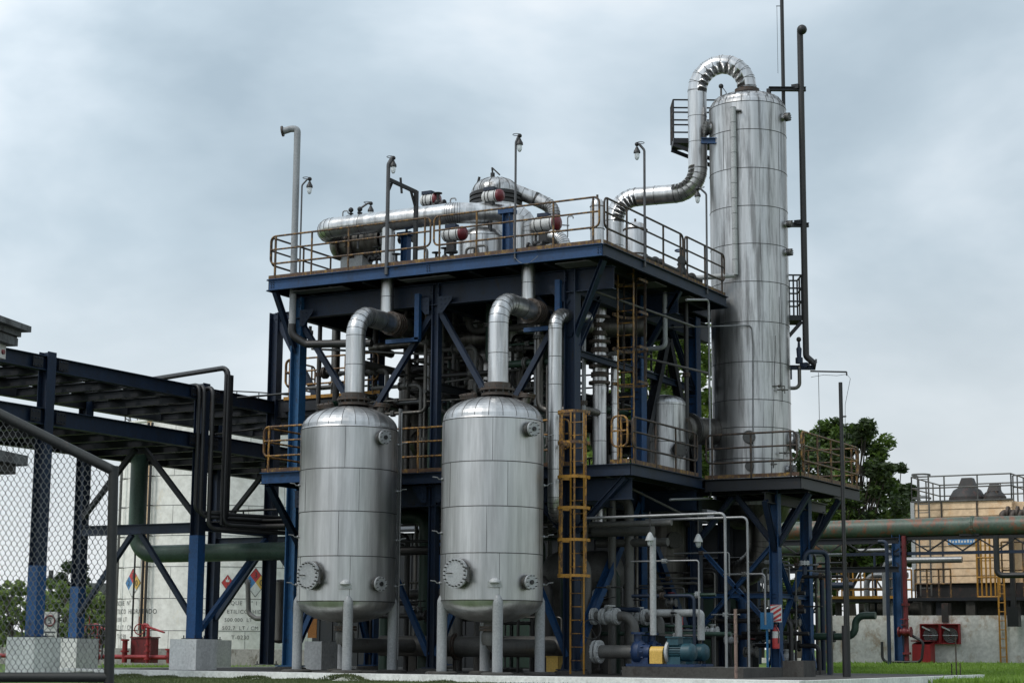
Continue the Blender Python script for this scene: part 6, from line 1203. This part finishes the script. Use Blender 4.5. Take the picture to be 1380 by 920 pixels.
# dark foreground-right posts on the slab
q = at(1141, 900, 'y', 3.4); tt = at(1133.5, 515, 'y', 3.4); tag(MB().tube([(q.x, 3.4, 0), (q.x, 3.4, 1.15)], .095, 12).tube([(q.x, 3.4, 1.15), (q.x, 3.4, tt.z)], .045, 10).tube([(q.x, 3.4, tt.z-.8), (q.x+.12, 3.4, tt.z-.8)], .02, 6).build('slim_post', 'black'), 'slim tall black post with thick foot at right end of slab', 'post')
q = at(1180, 830, 'y', 7.5); pipe('green pipe rising in an S right of column platform posts', [(at(1098, 857, 'y', 7.5).x, 7.5, at(1098, 857, 'y', 7.5).z), (at(1153, 857, 'y', 7.5).x, 7.5, at(1098, 857, 'y', 7.5).z), (at(1153, 857, 'y', 7.5).x, 7.5, at(1153, 829, 'y', 7.5).z), (at(1180, 829, 'y', 7.5).x, 7.5, at(1153, 829, 'y', 7.5).z)], .09, 'dgreen', .24, n=16, flanges=((0, .45),), fr=1.6, fmat='dpipe')
tag(MB().tube([(at(1141, 857, 'y', 7.45).x, 7.5, 0), (at(1141, 857, 'y', 7.45).x, 7.5, at(1098, 857, 'y', 7.5).z)], .05, 8).build('pipe_stand', 'black'), 'short black stand under the S-shaped green pipe', 'pipe support')
# distant clutter of pipes behind the column platform
rnd = random.Random(9)
for i in range(16):
    px = rnd.uniform(1010, 1225); yv = rnd.uniform(24, 34); q = at(px, 800, 'y', yv); h_ = rnd.uniform(2.2, 4.6); r_ = rnd.choice((.05, .07, .12)); L = rnd.uniform(-3, 3)
    pipe('distant process pipe beyond column platform, under the weathered green pipe', [(q.x, yv, 0), (q.x, yv, h_), (q.x+L, yv, h_)], r_, rnd.choice(('conduit', 'dpipe', 'pipe', 'navy', 'ogreen')), r_*3, group='distant pipes beyond column platform', n=8, name='distant_pipe')
for i, (px, w_) in enumerate(((958, 10), (982, 10), (1003, 12))):
    q = at(px, 840, 'y', 24); tag(MB().ibeam((q.x, 24, 0), (q.x, 24, 4.6), .26, .26, (1, 0, 0), .02).build('far_post', 'blue'), 'distant blue steel post behind the lower level', 'post', 'distant blue posts behind lower level')
a_, b_ = at(940, 800, 'y', 26), at(1212, 800, 'y', 26)
for i, z in enumerate((3.4, 4.4)): tag(MB().ibeam((a_.x, 26, z), (b_.x, 26, z), .14, .2).build('far_beam', 'night'), ['lower distant dark beam crossing beyond column platform', 'upper distant dark beam crossing beyond column platform'][i], 'beam')
q = at(1150, 690, 'D', 80); 
q0 = at(1088, 702, 'D', 78); q1 = at(1190, 690, 'D', 78); tag(MB().hexa([Vector((q0.x, q0.y, z))+rt*a+fh*b for z, e in ((q0.z-.35, 0), (q0.z, 0)) for a, b in ((0, 0), (3.2, 0), (3.2, 3), (0, 3))]).build('canopy_roof', 'night'), 'dark flat canopy roof before the trees right of platform', 'roof')

# dark shed added as backdrop, closing off bright sky behind the lower level
n = thing('backdrop_shed', 'added dark backdrop shed behind the structure at ground level', 'building', (-9, 13, 0))
m = MB(); x = -17.0
while x < -1.6: m.box(x, x+.28, 13.0, 13.04, -.1, 4.2).box(x+.282, x+.5, 13.03, 13.07, -.1, 4.2); x += .502
m.build('wall', 'night', n); MB().hexa([(-17.2, 12.7, 4.202), (-1.4, 12.7, 4.202), (-1.4, 17, 4.9), (-17.2, 17, 4.9), (-17.2, 12.7, 4.3), (-1.4, 12.7, 4.3), (-1.4, 17, 5.0), (-17.2, 17, 5.0)]).build('roof', 'night', n)
for i, x in enumerate((-12.6, -9.8, -5.9, -3.1)): MB().box(x, x+1.0, 12.95, 12.985, 0, 2.2).build('door', 'dgreen' if i % 2 else 'dpipe', n)
# ================================================================== ground
gm, nt, N_, L_, b_s = newmat('grass_ground')
g1_ = noise(nt, .25, 6, .6, (1, 1, 1), 'World'); g2_ = noise(nt, 6, 5, .7, (1, 1, 1), 'World')
c_g = mix(nt, .5, ramp(nt, g1_, [(.3, (.045, .085, .012)), (.7, (.11, .19, .022))]), ramp(nt, g2_, [(.3, (.03, .05, .012)), (.7, (.12, .20, .03))])); L_.new(c_g, b_s.inputs['Base Color']); b_s.inputs['Roughness'].default_value = .95; bump(nt, b_s, g2_, .6, .05)
M['ground'] = gm
m = MB(); xs = [-1500, -300, -80]+[-60+i*3 for i in range(41)]+[80, 300, 1500]; ys = [-200, -60]+[-45+i*3 for i in range(36)]+[90, 200, 600, 2500]
def gz_(x, y): 
    t = max(0, min(1, (y-9)/20)); r_ = 0
    return -.16+.26*t*t*(3-2*t)+(.02*sin(x*.7)*cos(y*.5) if abs(x) < 60 and abs(y) < 60 else 0)
vs = [(x, y, gz_(x, y)) for y in ys for x in xs]; nx = len(xs); m.add(vs, [(j*nx+i, j*nx+i+1, (j+1)*nx+i+1, (j+1)*nx+i) for j in range(len(ys)-1) for i in range(nx-1)], True); struct(m.build('ground', 'ground'))
# slab with white kerb
sy0 = -2.75; sx0, sx1 = -14.2, 5.6; sy1 = 11.0
struct(MB().box(sx0+.16, sx1-.16, sy0+.16, sy1, -.3, -.012).build('slab', 'dconc')); struct(MB().box(sx0, sx1, sy0, sy0+.155, -.3, 0).box(sx0, sx1, sy0+.16, sy0+.6, -.3, .003).box(sx1-.155, sx1, sy0+.602, sy1, -.3, 0).box(sx0, sx0+.155, sy0+.602, sy1, -.3, 0).build('kerb', 'kerb'))
struct(MB().box(-60, 60, -90, sy0-9, -.3, -.125).build('road', 'asph'))
q = at(-60, 905, 'D', 40)

# grass blades
def grass(name, n_, fn, hmin, hmax, mat, w_=.012):
    rnd = random.Random(len(name)+n_); vs = []; fs = []
    for i in range(n_):
        x, y, z = fn(rnd); h_ = rnd.uniform(hmin, hmax)*(1.6 if rnd.random() < .06 else 1); a = rnd.uniform(0, pi); l = rnd.uniform(-.5, .5)*h_; ll = rnd.uniform(-.5, .5)*h_; dx, dy = cos(a)*w_, sin(a)*w_; o = len(vs)
        vs += [(x-dx, y-dy, z), (x+dx, y+dy, z), (x+l*.4+dx*.7, y+ll*.4+dy*.7, z+h_*.6), (x+l, y+ll, z+h_)]; fs += [(o, o+1, o+2), (o, o+2, o+3)]
    m = MB(); m.add(vs, fs); o_ = m.build(name, mat); o_['kind'] = 'stuff'; o_['label'] = {'kerb_grass': 'ragged grass growing along foot of the white kerb', 'lawn_grass': 'bright green lawn grass between slab and white wall'}.get(name, 'grass before the cream tank'); o_['category'] = 'grass'; return o_
def kg(r): 
    x = r.uniform(-12.8, 6.5); cl = sin(x*2.3)+sin(x*5.1+1)+sin(x*.9); y = sy0-.03-(abs(r.gauss(0, .45)) if r.random() < .35 else r.uniform(0, 6)); return (x, y, -.17+(max(0, cl-.2)*.05 if x < -1.5 and y > sy0-.8 else 0))
grass('kerb_grass', 48000, kg, .02, .055, 'bladed', .010)
def lg(r):
    px = r.uniform(1095, 1400); D = r.uniform(44, 67); p = CAM+ (fh+rt*((px-690)/FPX))*D; return (p.x, p.y, gz_(p.x, p.y)) if not (sx0 < p.x < sx1 and sy0 < p.y < sy1) else (p.x+9, p.y+8, gz_(p.x, p.y))
grass('lawn_grass', 45000, lg, .05, .13, 'blade', .016)
def tg(r):
    px = r.uniform(150, 420); D = r.uniform(50, 62); p = CAM+(fh+rt*((px-690)/FPX))*D; return (p.x, p.y, gz_(p.x, p.y)) if not (sx0 < p.x < sx1 and sy0 < p.y < sy1) else (p.x-3, p.y+10, gz_(p.x, p.y))
grass('tank_grass', 9000, tg, .05, .15, 'blade', .016)

# ================================================================== trees
def tree(cx, cy, h, cr, label, nleaf, seed, mat=('leaf', 'leafd'), trunk=.25, clumps=60, size=.16, zlo=.25, group=None, name='broadleaf_tree'):
    rnd = random.Random(seed); n = thing(name, label, 'tree', (cx, cy, 0), group); t = MB(); top = Vector((cx, cy, h*.45)); t.tube([(cx, cy, -.1), (cx+.1, cy, h*.2), top], trunk, 10, r1=trunk*.6); cs = []
    for i in range(clumps):
        a = rnd.uniform(0, 2*pi); e = rnd.uniform(-.35, 1); rr = cr*rnd.uniform(.45, 1)*sqrt(max(.12, 1-max(0, e)**2*.8)); c = Vector((cx+rr*cos(a), cy+rr*sin(a), h*(zlo+.36)+e*h*(.60-zlo*.6))); cs.append((c, rnd.uniform(.45, 1.05)*cr*.22))
    for i, (c, r_) in enumerate(cs):
        if i % 2 == 0: mid = top.lerp(c, .5)+Vector((rnd.uniform(-.3, .3), rnd.uniform(-.3, .3), -.2)); t.tube([top-Vector((0, 0, rnd.uniform(0, h*.15))), mid, c], trunk*.26, 6, r1=.02)
    t.build('trunk', 'bark', n)
    for q_ in range(2):
        vs = []; fs = []
        for i in range(nleaf//2):
            c, r_ = rnd.choice(cs[q_::2] if rnd.random() < .8 else cs); d = Vector((rnd.gauss(0, 1), rnd.gauss(0, 1), rnd.gauss(0, .8))); d.normalize(); p = c+d*r_*rnd.random()**.45; s = size*rnd.uniform(.6, 1.3)
            u_ = Vector((rnd.gauss(0, 1), rnd.gauss(0, 1), rnd.gauss(0, .5))).normalized(); w_ = u_.cross(Vector((rnd.gauss(0, 1), rnd.gauss(0, 1), rnd.gauss(0, 1)))).normalized()*.42; o = len(vs)
            vs += [p-u_*s, p+w_*s, p+u_*s, p-w_*s]; fs.append((o, o+1, o+2, o+3))
        m = MB(); m.add(vs, fs); m.build('crown', mat[q_], n)
def T_(px, pyt, D, wpx, label, nl, seed, **k):
    q = at(px, pyt, 'D', D); r_ = wpx/2*D/FPX; tree(q.x, q.y, q.z, r_, label, nl, seed, **k)
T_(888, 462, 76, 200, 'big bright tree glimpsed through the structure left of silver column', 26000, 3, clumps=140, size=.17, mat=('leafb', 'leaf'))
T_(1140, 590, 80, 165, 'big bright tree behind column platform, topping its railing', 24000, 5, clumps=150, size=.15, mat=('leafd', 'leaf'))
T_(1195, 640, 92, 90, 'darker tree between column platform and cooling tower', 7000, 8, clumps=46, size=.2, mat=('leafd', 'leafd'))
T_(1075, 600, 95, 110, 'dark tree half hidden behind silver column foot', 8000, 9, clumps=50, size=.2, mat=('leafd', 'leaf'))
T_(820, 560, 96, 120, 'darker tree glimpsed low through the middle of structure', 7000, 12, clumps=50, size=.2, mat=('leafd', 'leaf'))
rnd = random.Random(21)
for i in range(16):
    px = -20+i*13; D = rnd.uniform(74, 92); pyt = rnd.uniform(778, 800) if i < 12 else rnd.uniform(800, 830)
    T_(px, pyt, D, rnd.uniform(34, 60), 'leafy roadside bush in the hedge seen through the mesh gate', 2600, 40+i, mat=('bush', 'leaf') if i % 3 else ('bush', 'bush'), trunk=.06, clumps=26, size=.13, zlo=.02, group='bushes of the hedge beyond the gate', name='bush')
for i in range(9):
    px = 560+i*66; T_(px, rnd.uniform(715, 760), rnd.uniform(96, 108), rnd.uniform(90, 120), 'dark tree of the low belt seen through the legs of the structure', 3800, 90+i, mat=('leafd', 'leafd' if i % 2 else 'leaf'), clumps=36, size=.24, zlo=.0, group='tree belt behind the lower level')
T_(95, 762, 98, 70, 'tall dark tree rising out of the hedge beyond mesh gate', 4500, 77, mat=('leafd', 'leafd'), clumps=34, size=.2, zlo=.1)

# ================================================================== sky, sun, render
w = bpy.data.worlds.new('World'); scene.world = w; w.use_nodes = True; nt = w.node_tree; N = nt.nodes; L = nt.links; bg = N['Background']
SUN_EL = radians(52); az_c = YAW+radians(62)      # sun high, left and in front of the plant
sd = (-fh*.45-rt*.75); sd.normalize(); sv = sd*cos(SUN_EL)+Vector((0, 0, sin(SUN_EL)))
sky = N.new('ShaderNodeTexSky'); sky.sky_type = 'NISHITA'; sky.sun_disc = False; sky.sun_elevation = SUN_EL; sky.sun_rotation = atan2(sv.x, sv.y); sky.air_density = 1.5; sky.dust_density = 3
tc = N.new('ShaderNodeTexCoord')
def cloud(scale, stretch, det, loc=(0, 0, 0)):
    mp = N.new('ShaderNodeMapping'); mp.inputs['Scale'].default_value = stretch; mp.inputs['Location'].default_value = loc; mp.inputs['Rotation'].default_value = (0, 0, -YAW); n = N.new('ShaderNodeTexNoise'); n.inputs['Scale'].default_value = scale; n.inputs['Detail'].default_value = det; n.inputs['Roughness'].default_value = .5; n.inputs['Distortion'].default_value = .25
    L.new(tc.outputs['Generated'], mp.inputs[0]); L.new(mp.outputs[0], n.inputs[0]); return n.outputs['Fac']
cA = cloud(2.9, (1, 1, 2.0), 6, (1.4, 5.1, 3.3)); 
colr = ramp(nt, cA, [(.36, (.39, .485, .565)), (.46, (.51, .61, .69)), (.54, (.66, .75, .825)), (.63, (.88, .92, .955))])
sx = N.new('ShaderNodeSeparateXYZ'); L.new(tc.outputs['Generated'], sx.inputs[0]); mr = N.new('ShaderNodeMapRange'); mr.inputs[1].default_value = .02; mr.inputs[2].default_value = .21; mr.inputs[3].default_value = .8; mr.inputs[4].default_value = 0
L.new(sx.outputs['Z'], mr.inputs[0]); c1_ = mix(nt, mr.outputs[0], colr, (.95, .97, .985))
sc = N.new('ShaderNodeVectorMath'); sc.operation = 'SCALE'; sc.inputs[3].default_value = .10; L.new(sky.outputs[0], sc.inputs[0])
c2_ = mix(nt, .90, sc.outputs[0], c1_)
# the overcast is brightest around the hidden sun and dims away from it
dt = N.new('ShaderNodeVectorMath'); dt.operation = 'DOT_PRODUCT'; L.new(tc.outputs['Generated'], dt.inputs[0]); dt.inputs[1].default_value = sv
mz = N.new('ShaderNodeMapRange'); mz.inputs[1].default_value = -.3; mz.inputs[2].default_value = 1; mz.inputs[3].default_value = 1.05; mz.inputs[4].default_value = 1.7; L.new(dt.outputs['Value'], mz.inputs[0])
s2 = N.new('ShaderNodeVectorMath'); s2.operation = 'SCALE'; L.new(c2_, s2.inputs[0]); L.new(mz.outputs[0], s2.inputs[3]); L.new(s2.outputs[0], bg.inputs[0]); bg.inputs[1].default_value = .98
sun = bpy.data.lights.new('sun', 'SUN'); sun.energy = 1.6; sun.angle = radians(11); sun.color = (1, .97, .92); so = bpy.data.objects.new('sun', sun); COL.objects.link(so); so.rotation_euler = (-sv).to_track_quat('-Z', 'Y').to_euler()
scene.render.engine = 'CYCLES'; scene.view_settings.view_transform = 'Standard'; scene.view_settings.look = 'None'; scene.view_settings.exposure = 0
scene.cycles.max_bounces = 6; scene.cycles.diffuse_bounces = 2; scene.cycles.glossy_bounces = 3
